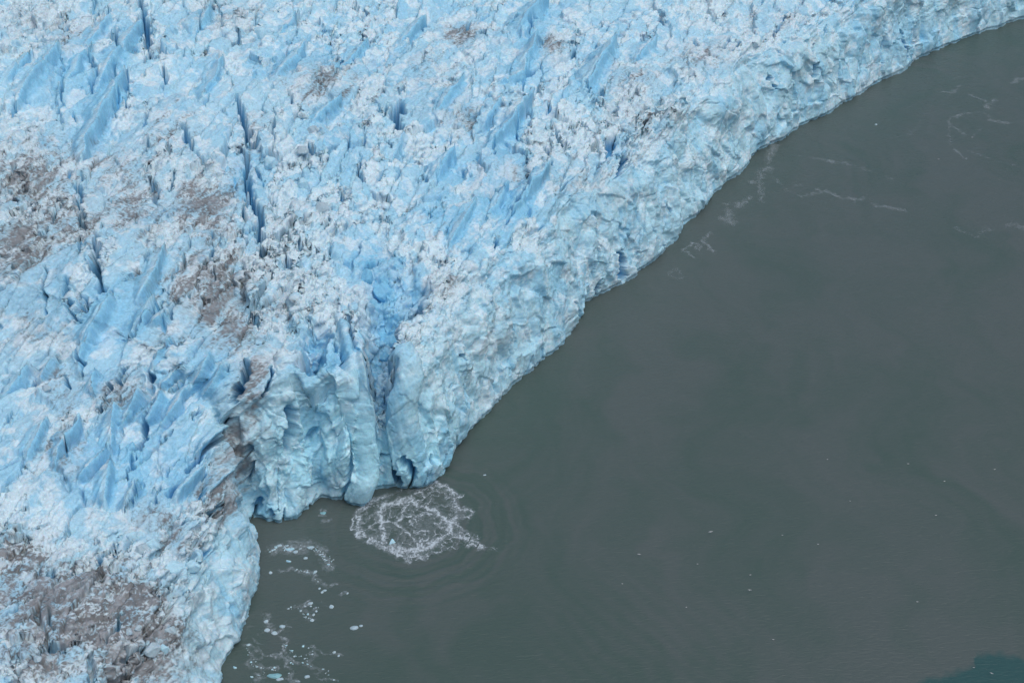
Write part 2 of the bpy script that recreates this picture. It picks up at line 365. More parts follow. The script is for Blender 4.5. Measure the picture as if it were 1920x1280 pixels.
# long leaning blades of clean ice read off the photo: gentle back, steep lower right side
BLADES = [([(217, 571), (180, 616), (156, 650)], 26, 3.2), ([(182, 622), (157, 672), (152, 697)], 20, 2.6), ([(187, 695), (182, 740)], 18, 2.4), ([(272, 740), (249, 781), (234, 800)], 24, 3.0), ([(309, 740), (287, 776), (276, 798)], 20, 2.6),
          ([(360, 721), (334, 762), (309, 800)], 24, 3.), ([(319, 590), (285, 607)], 20, 2.2), ([(289, 567), (262, 609), (240, 629)], 26, 3.), ([(112, 684), (79, 729)], 26, 3.4), ([(64, 695), (15, 747)], 30, 3.4), ([(228, 766), (208, 850)], 26, 3.2),
          ([(423, 685), (380, 742)], 20, 2.6), ([(396, 672), (353, 742)], 20, 2.6), ([(346, 695), (302, 732)], 20, 2.4), ([(440, 763), (410, 800), (366, 850)], 22, 2.6), ([(208, 850), (151, 900)], 26, 3.), ([(215, 870), (198, 937)], 22, 2.8),
          ([(269, 894), (242, 947)], 24, 2.8), ([(386, 880), (336, 927)], 24, 2.8), ([(443, 857), (396, 917)], 22, 2.4), ([(114, 111), (27, 202)], 34, 4.2), ([(176, 100), (120, 165)], 26, 3.2), ([(208, 50), (161, 91)], 26, 3.2), ([(269, 54), (188, 161)], 34, 4.2), ([(242, 144), (168, 252), (151, 302)], 30, 4.),
          ([(400, 20), (366, 74)], 24, 3.), ([(1026, 0), (969, 60)], 34, 4.6), ([(1009, 77), (979, 148), (929, 168)], 28, 3.8), ([(1157, 91), (1090, 181)], 36, 5.), ([(996, 188), (922, 275)], 30, 4.), ([(1026, 329), (949, 416)], 32, 4.2), ([(952, 363), (915, 413)], 24, 3.2),
          ([(940, 195), (905, 235)], 22, 2.8), ([(870, 160), (820, 215)], 24, 3.), ([(575, 95), (520, 150)], 26, 3.2), ([(690, 90), (640, 140)], 24, 2.8), ([(1230, 85), (1190, 120)], 26, 3.), ([(850, 280), (812, 330)], 24, 3.), ([(640, 190), (590, 240)], 24, 3.), ([(310, 480), (262, 560)], 24, 2.8),
          ([(150, 800), (105, 880)], 28, 3.4), ([(90, 800), (50, 870)], 24, 3.), ([(60, 110), (10, 160)], 26, 3.), ([(330, 640), (290, 690)], 20, 2.4), ([(560, 30), (520, 80)], 22, 2.8), ([(800, 40), (750, 90)], 22, 2.6), ([(760, 260), (730, 310)], 20, 2.4), ([(890, 400), (840, 470)], 26, 3.2), ([(420, 120), (380, 190)], 24, 3.)]
bladem = np.zeros(len(a), np.float32); bladeb = np.zeros(len(a), np.float32); bladec = np.zeros(len(a), np.float32)
for pts, wpx, hh in BLADES:
    sub, dist, al, sd = line_dist(pts, 16., .12, 2.4)
    if len(sub):
        ww = wpx * mpp[sub] * (.75 + .5 * fbm(a[sub] / 5, t[sub] / 5, 861, 2)) * np.sqrt(np.clip(al * (1 - al) * 4, .08, 1))
        pr = np.where(sd < 0, np.clip(1 - dist / (ww * 1.3), 0, 1), 1 - sstep(dist, ww * .08, ww * .42))
        shp = .3 + .9 * np.sqrt(np.clip(1 - al, 0, 1))
        k_ = np.clip(pr * 2, 0, 1)
        D[sub] = D[sub] * (1 - .6 * k_) + (1.3 * hh * pr * shp).astype(np.float32)
        en = sstep(al, 0, .12) * sstep(1 - al, 0, .12)
        bladeb[sub] = np.maximum(bladeb[sub], np.where(sd > 0, 1 - sstep(dist, ww * .45, ww * .75), .55 * sstep(dist, ww * .55, ww * .8) * (1 - sstep(dist, ww * .9, ww * 1.3))) * en)
        bladec[sub] = np.maximum(bladec[sub], np.where(sd < 0, 1 - sstep(dist, ww * .25, ww * .5), 0) * en)
        bladem[sub] = np.maximum(bladem[sub], k_ * (1 - .45 * (sd < 0)))
smooth = np.maximum(smooth, bladem * .93); rubble = rubble * (1 - .8 * bladem)
# upright ice pillars and hanging fingers on the front
RIBS = [([(672, 655), (678, 760), (682, 880), (682, 944)], 40, 5.), ([(748, 650), (756, 760), (763, 850), (760, 912)], 52, 4.), ([(600, 700), (612, 800), (600, 880)], 70, -4.5), ([(640, 720), (646, 840)], 30, -3.), ([(786, 835), (786, 912)], 24, 1.6), ([(812, 820), (814, 902)], 26, 1.7),
        ([(640, 600), (655, 680), (660, 740)], 22, 2.2), ([(520, 660), (535, 740)], 30, 2.0), ([(620, 800), (640, 940)], 34, 1.6), ([(575, 850), (560, 960)], 40, 2.0), ([(845, 760), (838, 870)], 30, 1.2),
        ([(1090, 560), (1100, 450)], 40, 1.6), ([(1250, 440), (1262, 330)], 40, 1.8), ([(1420, 270), (1420, 180)], 36, 1.5), ([(1600, 180), (1610, 80)], 36, 1.5), ([(1740, 95), (1745, 10)], 36, 1.8), ([(1010, 650), (1000, 560)], 30, 1.4)]
ribm = np.zeros(len(a), np.float32)
for pts, wpx, hh in RIBS:
    sub, dist, al, sd = line_dist(pts, 10., .07, 2.2)
    if len(sub):
        hw = wpx * .5 * mpp[sub]
        pr = np.sqrt(np.clip(1 - (dist / hw) ** 2, 0, 1)) * sstep(al, -.01, .06 if hh > 0 else .3) * (1 if hh > 0 else sstep(1 - al, 0, .3))
        D[sub] = D[sub] * (1 - (.85 if hh > 2.1 else .35) * np.clip(pr * 1.4, 0, 1)) + (hh * pr).astype(np.float32)
        ribm[sub] = np.maximum(ribm[sub], np.clip(pr * 1.5, 0, 1) * (1 if hh > 2.1 else .25))
bayf = blob([(630, 830, 190, 140, 1.), (790, 850, 70, 90, 1.)]) * steep
w1, w2, wx_, wy_, o1, o2, o3, o4 = worley(wsa / 3.4, (wt2 + .3 * wsa) / 8.0, 345)
D += bayf * (1 - .55 * ribm) * (((o1 - .5) * 1.5 + wx_ * (o2 - .5) * 3.6 + wy_ * (o3 - .5) * 3.0) * (.3 + .7 * sstep(w2 - w1, 0, .08)) - .5 * (1 - sstep(w2 - w1, 0, .06)) * sstep(o4, .35, .5))
smooth = np.maximum(smooth, ribm * .9 * (PYk > 560)); rubble = np.maximum(rubble, .55 * steep * blob([(600, 880, 150, 110, 1.)]) * sstep(fbm(a / 7, t / 9, 793, 3), .42, .56)) * (1 - .8 * ribm * (PYk > 560))
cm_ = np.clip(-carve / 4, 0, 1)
# calm the relief at the waterline so that the front keeps the photo's line, ragged by a metre; a melt notch just above the water
wl = sstep(bz, -2.5, 9)
D = D * (1 - .75 * cm_) * (.24 + .76 * wl) + carve
D += (1 - wl) * (fbm(sa / 4.5, t * 0 + 3.3, 521, 4, .6) - .5) * 3.0
D -= 1.3 * (1 - sstep(bz + .8 * (fbm(sa / 5, t * 0 + 5.1, 527, 3) - .5), .8, 2.0)) * np.clip(.1 + 1.2 * fbm(sa / 9, t * 0 + 1.7, 525, 3), 0, 1)

P = np.stack((bx, by, bz), 1) + nrm * D[:, None]
J1 = (fbm(a / 4.1, t / 4.1, 501, 3) - .5) * 2.2; J2 = (fbm(a / 4.1, t / 4.1, 511, 3) - .5) * 2.2
jw = wl * (1 - .65 * steep) * (1 - .7 * np.maximum(bladem, ribm))
P[:, 0] += J1 * jw; P[:, 1] += J2 * jw

# the chute between the two ice pillars and the alcove: the ice has fallen out down to a rubble floor
def notch(pts, widths, floors, seed):
    """valley in plan along photo points lying on the ice; floors in metres above the water"""
    q = np.array(pts, float)
    best = np.full(len(a), 1e9); w = np.zeros(len(a)); fl = np.zeros(len(a))
    jx = P[:, 0] + (fbm(a / 7, t / 7, seed, 3) - .5) * 5; jy = P[:, 1] + (fbm(a / 7, t / 7, seed + 9, 3) - .5) * 3
    for i in range(len(q) - 1):
        d = q[i + 1] - q[i]; l2 = (d ** 2).sum()
        u = np.clip(((jx - q[i, 0]) * d[0] + (jy - q[i, 1]) * d[1]) / l2, 0, 1)
        r = np.hypot(jx - q[i, 0] - u * d[0], jy - q[i, 1] - u * d[1])
        m = r < best
        best = np.where(m, r, best)
        w = np.where(m, widths[i] + (widths[i + 1] - widths[i]) * u, w); fl = np.where(m, floors[i] + (floors[i + 1] - floors[i]) * u, fl)
    inn = 1 - sstep(best, w * .5, w * 1.3)
    floor = fl + (fbm(a / 6, t / 6, seed + 20, 4, .6) - .5) * 8
    z = P[:, 2]
    P[:, 2] = np.where(z > floor, z + (floor - z) * inn, z)
    return inn


def at_z(px, py, z):
    nx = (px - 960) / 960 * TX; ny = (640 - py) / 640 * TY
    d = (CAM_H - z) / (sp - ny * cp)
    return nx * d, d * (cp + ny * sp)


inn1 = notch([at_z(712, 870, 9), at_z(714, 800, 20), at_z(722, 690, 27), at_z(745, 590, 35), at_z(720, 500, 43)], [2.5, 3.8, 5.8, 9, 6.5], [19, 20, 26, 35, 44], 601)
inn2 = notch([at_z(590, 760, 30), at_z(592, 660, 38)], [3.0, 5.0], [30, 37], 641)

# ------------------------------------------------------------------ second pass: broken ice on the surface as it now stands
def to_grid(q, fill):
    g = np.array(fill, float); g[keepv] = q
    return g


def normals_now(k):
    return grid_normals(to_grid(P[:, 0], X0), to_grid(P[:, 1], Y0), to_grid(P[:, 2], Zz), k)[keepv]


n_now = normals_now(1)
u1 = P[:, 0] * E[0] + P[:, 1] * E[1]; v1 = P[:, 0] * N_[0] + P[:, 1] * N_[1] + P[:, 2] * 1.0
u2 = u1 + (fbm(u1 / 5, v1 / 5, 401, 3) - .5) * 3; v2 = v1 + (fbm(u1 / 5, v1 / 5, 411, 3) - .5) * 3
u3 = u1 + (fbm(u1 / 2.4, v1 / 2.4, 403, 2) - .5) * .7; v3 = v1 + (fbm(u1 / 2.4, v1 / 2.4, 413, 2) - .5) * .7
k1, kr1 = chunks(4.4, 421, u2, v2, .15)
k2, kr2 = chunks(2.1, 431, u3, v3, .12, .2)
k3, kr3 = chunks(1.05, 441, u3, v3, .12, .1)
D2 = rubble * (k1 * .30 * (.4 + .6 * top) + k2 * .27 * (.6 + .4 * top) + k3 * .22) + (fbm(u1 / .9, v1 / .9, 451, 2) - .5) * .22 + (fbm(u1 / 2.5, v1 / 2.5, 453, 3) - .5) * .3 * (.3 + rubble)
grain = fbm(gu / 8, gv / .9, 461, 3) - .5
D2 += smooth * top * grain * .9 + steep * smooth * (fbm(sa / .9, t / 8, 471, 3) - .5) * .7
D2 = np.clip(D2, -1.6, 1.6) * (.25 + .75 * wl)
P += n_now * D2[:, None]

# ------------------------------------------------------------------ what the ice is like: colour of the ice, with crevasse shade painted in
def mix(A, B, w):
    return A + (B - A) * w[:, None]


def lin(r, g, b):
    f_ = lambda c: c / 12.92 / 255 if c <= 10 else ((c / 255 + .055) / 1.055) ** 2.4
    return np.array([f_(r), f_(g), f_(b)], np.float32)


WHITE = np.array((.645, .795, .87), np.float32)
PALE = np.array((.44, .70, .84), np.float32)
BLUE = np.array((.20, .54, .78), np.float32)
TEAL = np.array((.42, .67, .76), np.float32)
DIRT = np.array((.112, .118, .124), np.float32)
n1 = fbm(wa2 / 5, wt2 / 5, 701, 4); n2 = fbm(a / 1.3, t / 1.3, 711, 3); n3 = fbm(wa / 18, wt / 18, 721, 3)
col = np.repeat(PALE[None], len(a), 0)
crust = np.clip(sstep(n1 + .4 * (n2 - .5) + .25 * (rubble - .6) - .25 * bladem, .35, .58), 0, 1)
col = mix(col, WHITE[None], crust * .9)
crust = np.clip(crust * (1 - .8 * bladeb) + .5 * bladec, 0, 1)
bl = np.clip(.85 * bladeb * (.5 + n3) - .5 * bladec + blueB * (.55 + .9 * (n3 - .3)) + smooth * top * .35 * sstep(n3, .4, .6) + .35 * sstep(q4, .7, .9) * top - .25 * crust, 0, 1)
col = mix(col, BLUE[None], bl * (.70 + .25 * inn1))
strk = fbm(sa / 1.6, t / 15, 761, 4); strk2 = fbm(sa / 4.5, t / 28, 765, 3)
crust = np.clip(crust * (1 - steep * .55) + steep * .8 * (sstep(strk, .52, .66) - .35 * sstep(strk, .5, .34)), 0, 1)
crust = np.clip(crust + steep * .7 * sstep(fbm(u1 / 1.1, v1 / 1.4, 768, 4, .65) + .5 * (n1 - .5), .5, .66) - steep * .5 * smooth, 0, 1)
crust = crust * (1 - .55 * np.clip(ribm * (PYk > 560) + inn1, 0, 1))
te = np.clip(steep * (.75 - .6 * crust) * (1 - .6 * blueB), 0, 1)
col = mix(col, TEAL[None], te * .8)
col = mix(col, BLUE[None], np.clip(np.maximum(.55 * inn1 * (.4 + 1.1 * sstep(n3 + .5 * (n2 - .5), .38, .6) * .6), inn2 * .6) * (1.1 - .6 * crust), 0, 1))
col = mix(col, np.array((.15, .47, .73), np.float32)[None], np.clip(cm_ * .95, 0, 1))  # crevasse walls: clean blue ice, darkened to paint in their shade
bay = blob([(640, 850, 190, 130, 1.), (780, 850, 80, 90, .9), (490, 850, 50, 120, .9)]) * steep
col = mix(col, np.array((.42, .775, .90), np.float32)[None], bay * .78 * (1 - .5 * dirtB))
col = mix(col, WHITE[None] * 1.05, bay * .6 * sstep(fbm(u1 / 3.5, v1 / 4.5, 791, 5, .62), .5, .62) * (1 - ribm))
col = mix(col, BLUE[None], steep * .45 * sstep(strk2 + .3 * (strk - .5), .52, .66) * (1 - .7 * crust))
wet = (1 - sstep(bz + 2.2 * (fbm(sa / 3, t * 0, 785, 3) - .5), .6, 2.2))
col = mix(col, np.array((.22, .40, .50), np.float32)[None], wet * .75)
vein = 1 - sstep(np.abs(fbm(gu / 16, gv / 2.6, 731, 3) - .5), .0, .035)
col = mix(col, BLUE[None] * .85, vein * .35 * (1 - dirtB))
dn = .5 * fbm(gu / 16.0, gv / 3.2, 741, 5, .6) + .5 * fbm(gu / 22., gv / 1.3, 745, 4, .6); dn2 = fbm(u1 / .75, v1 / .75, 751, 4, .75); dn3 = fbm(gu / 5, gv / 2.2, 755, 4, .65)
corner = blob([(110, 1130, 170, 75, 1.), (200, 1220, 190, 80, 1.), (10, 1040, 80, 60, 1.), (60, 1200, 120, 90, .8)])
dnc = fbm((bx + .25 * by) / 13, (by - .25 * bx) / 2.4, 757, 5, .62)
dn = dn * (1 - corner) + dnc * corner
dirt = sstep(dirtB * .95 + 1.75 * (dn - .5) + (.7 + 1.1 * corner) * (dn2 - .5) + (.6 + .5 * corner) * (dn3 - .5), .38, 1.02 + .18 * corner)
spk = sstep(dn2 + .6 * (dn - .5) + .25 * dirtB, .62, .80) * (.10 + .6 * dirtB) * (1 - steep * .7)
dirt = np.clip(dirt * .84 + spk, 0, .94) * (1 - .9 * cm_) * (1 - .6 * bladem)
col = mix(col, (DIRT[None] + (np.array((.058, .052, .048), np.float32) - DIRT)[None] * np.clip(sstep(dn2 + .5 * (dnc - .5), .38, .58) * (.3 + .7 * corner), 0, 1)[:, None]), dirt)
warm = dirtB * .25 * (1 - cm_)
col = mix(col, np.array((.41, .44, .475), np.float32)[None], np.clip((warm + .35 * dirtB * sstep(dn3, .4, .6)) * (1 - bladem), 0, 1))
col = np.clip(col * (1 + .10 * (n2 - .5) + .06 * (kr2 - .5))[:, None], 0, 1)

# ------------------------------------------------------------------ faces
i00 = idx[:-1, :-1]; i10 = idx[1:, :-1]; i11 = idx[1:, 1:]; i01 = idx[:-1, 1:]
ok = (i00 >= 0) & (i10 >= 0) & (i11 >= 0) & (i01 >= 0)
quads = np.stack((i00[ok], i10[ok], i11[ok], i01[ok]), 1)[:, ::-1]
# part of each face: 0 the crevassed top, 1 the calving face, 2 the debris-covered corner
brink = sstep(np.degrees(phk), 20, 60) + (fbm(a / 9, t / 9, 771, 3) - .5) * .5
debm = blob([(120, 1130, 190, 90, 1.), (200, 1230, 170, 80, 1.), (20, 1040, 80, 60, 1.)]) + (fbm(a / 8, t / 8, 781, 4) - .5) * .45
pv = np.where(brink > .5, 1, np.where(debm > .5, 2, 0))
pf = pv[quads[:, 0]]


def mesh_from(name, verts, faces, colors=None, attr=None):
    me = bpy.data.meshes.new(name)
    nv, nf, m = len(verts), len(faces), faces.shape[1]
    me.vertices.add(nv); me.vertices.foreach_set('co', np.ascontiguousarray(verts, np.float32).ravel())
    me.loops.add(nf * m); me.loops.foreach_set('vertex_index', np.ascontiguousarray(faces, np.int32).ravel())
    me.polygons.add(nf)
    me.polygons.foreach_set('loop_start', np.arange(0, nf * m, m, dtype=np.int32))
    me.update(calc_edges=True)
    if colors is not None:
        at = me.attributes.new('ice_colour', 'FLOAT_COLOR', 'POINT')
        at.data.foreach_set('color', np.concatenate((colors, np.ones((nv, 1))), 1).astype(np.float32).ravel())
    if attr is not None:
        for k_, v_ in attr.items():
            at = me.attributes.new(k_, 'FLOAT', 'POINT')
            at.data.foreach_set('value', v_.astype(np.float32).ravel())
    return me


def sub_mesh(name, fsel):
    F = quads[fsel]
    used, inv = np.unique(F, return_inverse=True)
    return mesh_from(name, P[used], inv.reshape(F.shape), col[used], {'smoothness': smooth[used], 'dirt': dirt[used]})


# ------------------------------------------------------------------ materials
def new_mat(name):
    m = bpy.data.materials.new(name); m.use_nodes = True
    nt_ = m.node_tree; nt_.nodes.clear()
    out = nt_.nodes.new('ShaderNodeOutputMaterial')
    bs = nt_.nodes.new('ShaderNodeBsdfPrincipled')
    nt_.links.new(bs.outputs[0], out.inputs[0])
    return m, nt_, bs, out


def nd(nt_, typ, **kw):
    n = nt_.nodes.new(typ)
    for k_, v_ in kw.items():
        setattr(n, k_, v_)
    return n


def ice_material(name, attr=True, base=(.6, .77, .87)):
    m, T, bs, out = new_mat(name)
    L = T.links.new
    geo = nd(T, 'ShaderNodeNewGeometry')
    nz = nd(T, 'ShaderNodeTexNoise'); nz.inputs['Scale'].default_value = 1.3; nz.inputs['Detail'].default_value = 7; nz.inputs['Roughness'].default_value = .74
    L(geo.outputs['Position'], nz.inputs['Vector'])
    ramp = nd(T, 'ShaderNodeMapRange'); ramp.inputs[1].default_value = .3; ramp.inputs[2].default_value = .7; ramp.inputs[3].default_value = .80; ramp.inputs[4].default_value = 1.12
    L(nz.outputs['Fac'], ramp.inputs[0])
    mx = nd(T, 'ShaderNodeMix', data_type='RGBA', blend_type='MULTIPLY'); mx.inputs[0].default_value = 1
    if attr:
        at = nd(T, 'ShaderNodeAttribute', attribute_name='ice_colour')
        L(at.outputs['Color'], mx.inputs[6])
    else:
        mx.inputs[6].default_value = (*base, 1)
    L(ramp.outputs[0], mx.inputs[7])
    L(mx.outputs[2], bs.inputs['Base Color'])
    bs.inputs['Roughness'].default_value = .55
    bs.inputs['IOR'].default_value = 1.31
    bs.inputs['Specular IOR Level'].default_value = .35
    bs.inputs['Subsurface Weight'].default_value = .25; bs.inputs['Subsurface Scale'].default_value = 1.0; bs.inputs['Subsurface Radius'].default_value = (.25, .6, .9)
    bp = nd(T, 'ShaderNodeBump'); bp.inputs['Strength'].default_value = .4; bp.inputs['Distance'].default_value = .2
    L(nz.outputs['Fac'], bp.inputs['Height']); L(bp.outputs[0], bs.inputs['Normal'])
    return m


M_ICE = ice_material('glacier_ice')


def link(name, me, mat=None, parent=None):
    o = bpy.data.objects.new(name, me)
    C.objects.link(o)
    if mat:
        me.materials.append(mat)
    if parent:
        o.parent = parent
    return o


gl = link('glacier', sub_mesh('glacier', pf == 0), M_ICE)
gl['kind'] = 'structure'
gl['label'] = 'crevassed blue and white glacier ending in the grey water'
gl['category'] = 'glacier'
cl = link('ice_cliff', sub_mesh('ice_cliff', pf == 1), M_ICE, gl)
cl['label'] = 'pale teal fluted ice cliff standing in the water'
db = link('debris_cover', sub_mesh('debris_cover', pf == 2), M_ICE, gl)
db['label'] = 'grey brown dirt covered ice'
print('faces', len(quads))


# ------------------------------------------------------------------ water
def water_material():
    m, T, bs, out = new_mat('silty_water')
    L = T.links.new
    geo = nd(T, 'ShaderNodeNewGeometry')
    pos = geo.outputs['Position']
    # silt clouds, plus the ripple tone painted on the mesh
    mp = nd(T, 'ShaderNodeMapping'); mp.inputs['Scale'].default_value = (1 / 60, 1 / 38, 1); mp.inputs['Rotation'].default_value = (0, 0, .5)
    L(pos, mp.inputs[0])
    n1_ = nd(T, 'ShaderNodeTexNoise'); n1_.inputs['Scale'].default_value = 1; n1_.inputs['Detail'].default_value = 6; n1_.inputs['Distortion'].default_value = 1.2; n1_.inputs['Roughness'].default_value = .5
    L(mp.outputs[0], n1_.inputs['Vector'])
    cr = nd(T, 'ShaderNodeValToRGB')
    cr.color_ramp.elements[0].position = .15; cr.color_ramp.elements[0].color = (.067, .103, .093, 1)
    cr.color_ramp.elements[1].position = 1.15 - .2; cr.color_ramp.elements[1].color = (.088, .113, .110, 1)
    sa_ = nd(T, 'ShaderNodeAttribute', attribute_name='silt_ripple_tone')
    sm_ = nd(T, 'ShaderNodeMath', operation='MULTIPLY_ADD'); sm_.inputs[1].default_value = .35; L(n1_.outputs['Fac'], sm_.inputs[0]); L(sa_.outputs['Fac'], sm_.inputs[2])
    L(sm_.outputs[0], cr.inputs[0])
    # the clear teal patch with a ragged edge, stored on the mesh
    at = nd(T, 'ShaderNodeAttribute', attribute_name='clear')
    n2_ = nd(T, 'ShaderNodeTexNoise'); n2_.inputs['Scale'].default_value = .35; n2_.inputs['Detail'].default_value = 5
    L(pos, n2_.inputs['Vector'])
    ad = nd(T, 'ShaderNodeMath', operation='MULTIPLY_ADD'); ad.inputs[1].default_value = .7
    L(n2_.outputs['Fac'], ad.inputs[0]); L(at.outputs['Fac'], ad.inputs[2])
    mr = nd(T, 'ShaderNodeMapRange'); mr.inputs[1].default_value = .74; mr.inputs[2].default_value = 1.12
    L(ad.outputs[0], mr.inputs[0])
    mx = nd(T, 'ShaderNodeMix', data_type='RGBA')
    L(mr.outputs[0], mx.inputs[0]); L(cr.outputs[0], mx.inputs[6]); mx.inputs[7].default_value = (.036, .092, .094, 1)
    L(mx.outputs[2], bs.inputs['Base Color'])
    bs.inputs['Roughness'].default_value = .22
    bs.inputs['IOR'].default_value = 1.333
    # small wind ripples
    mp2 = nd(T, 'ShaderNodeMapping'); mp2.inputs['Scale'].default_value = (.55, 1.5, 1); mp2.inputs['Rotation'].default_value = (0, 0, -.15)
    L(pos, mp2.inputs[0])
    n3_ = nd(T, 'ShaderNodeTexNoise'); n3_.inputs['Scale'].default_value = .8; n3_.inputs['Detail'].default_value = 5; n3_.inputs['Distortion'].default_value = .6
    L(mp2.outputs[0], n3_.inputs['Vector'])
    bp = nd(T, 'ShaderNodeBump'); bp.inputs['Strength'].default_value = .6; bp.inputs['Distance'].default_value = .5
    L(n3_.outputs['Fac'], bp.inputs['Height']); L(bp.outputs[0], bs.inputs['Normal'])
    return m


M_WATER = water_material()
# fine sheet where the camera looks, then a coarse ring to the horizon
wx = np.concatenate(([-9000, -3000, -1000, -500], np.arange(-140, 420, .8), [700, 1500, 4000, 9000]))
wy = np.concatenate(([-3000, -500, 0, 150], np.arange(240, 860, .8), [1100, 2000, 5000, 12000]))
WX, WY = np.meshgrid(wx, wy, indexing='ij')
sx, sy = water_at(765, 985)
R = np.hypot(WX - sx, (WY - sy))
ang = np.arctan2(WY - sy, WX - sx)
env = sstep(R, 12, 20) * (1 - sstep(R, 24, 44)) * (.35 + .65 * sstep(np.cos(ang + .35), -.6, .5))
WZ = .13 * env * np.sin(R * 2.0 + 2.0 * fbm(WX / 14, WY / 14, 1001, 2))
env2 = (1 - sstep(np.hypot(WX - water_at(1190, 1190)[0], (WY - water_at(1190, 1190)[1])), 8, 45))
wd = WX * .80 + WY * .60
WZ += .03 * env2 * np.sin(wd * 2.1 + 3 * fbm(WX / 9, WY / 9, 1011, 2))
WZ += (fbm(WX / 18, WY / 9, 1021, 3) - .5) * .06
inner = (WX > -141) & (WX < 421) & (WY > 239) & (WY < 861)
WZ = np.where(inner, WZ, 0)
clr = np.zeros_like(WX)
# silt stirred into swirls, plus ripple light and dark painted into the colour
qx = WX + (fbm(WX / 40, WY / 40, 1031, 4) - .5) * 50; qy = WY + (fbm(WX / 40, WY / 40, 1041, 4) - .5) * 50
silt_ripple_tone = .5 + 1.5 * (fbm(qx / 26, qy / 60, 1051, 5, .55) - .5) + .7 * (fbm(qx / 6, qy / 16, 1061, 4, .6) - .5)
Rw = R + (fbm(WX / 9, WY / 9, 1071, 3) - .5) * 5
silt_ripple_tone += sstep(R, 10, 16) * (1 - sstep(R, 26, 40)) * (.35 + .65 * sstep(np.cos(ang + .35), -.7, .5)) * (.38 * np.sin(Rw * .85) + .3 * np.sin(Rw * 2.3) - .15)  # rings of cloudier water that also paint in the ripples' light and dark
silt_ripple_tone += env2 * .15 * np.sin(wd * 1.3 + 5 * fbm(WX / 12, WY / 12, 1081, 2))  # wave bands painted as light and dark into the water colour
wpx, wpy = project(WX, np.maximum(WY, 60), 0)
pts = [(1705, 1290), (1720, 1275), (1770, 1262), (1810, 1252), (1830, 1240), (1828, 1225), (1860, 1222), (1905, 1226), (1930, 1240), (2100, 1260)]
edge = np.interp(wpx, [p[0] for p in pts], [p[1] for p in pts], left=1700)
clr = np.where(inner, np.clip(.5 + (wpy - edge) / 40, 0, 1), 0)
ni, nj = WX.shape
ii = np.arange(ni * nj).reshape(ni, nj)
wq = np.stack((ii[:-1, :-1].ravel(), ii[1:, :-1].ravel(), ii[1:, 1:].ravel(), ii[:-1, 1:].ravel()), 1)
wme = mesh_from('water', np.stack((WX.ravel(), WY.ravel(), WZ.ravel()), 1), wq, None, {'clear': clr.ravel(), 'silt_ripple_tone': silt_ripple_tone.ravel()})
wme.polygons.foreach_set('use_smooth', np.ones(len(wq), bool))
wo = link('water', wme, M_WATER)
wo['kind'] = 'structure'; wo['label'] = 'grey green silty water in front of the glacier'; wo['category'] = 'water'

# ------------------------------------------------------------------ foam on the water
def foam_material():
    m, T, bs, out = new_mat('foam')
    L = T.links.new
    at = nd(T, 'ShaderNodeAttribute', attribute_name='foam_amount')
    tr = nd(T, 'ShaderNodeBsdfTransparent'); mx = nd(T, 'ShaderNodeMixShader')
    bs.inputs['Base Color'].default_value = (.50, .58, .64, 1); bs.inputs['Roughness'].default_value = .8
    L(at.outputs['Fac'], mx.inputs[0]); L(tr.outputs[0], mx.inputs[1]); L(bs.outputs[0], mx.inputs[2]); L(mx.outputs[0], out.inputs[0])
    return m


M_FOAM = foam_material()


def z4(pts, ox, oy, k):
    return [(ox + x / k, oy + y / k) for x, y in pts]


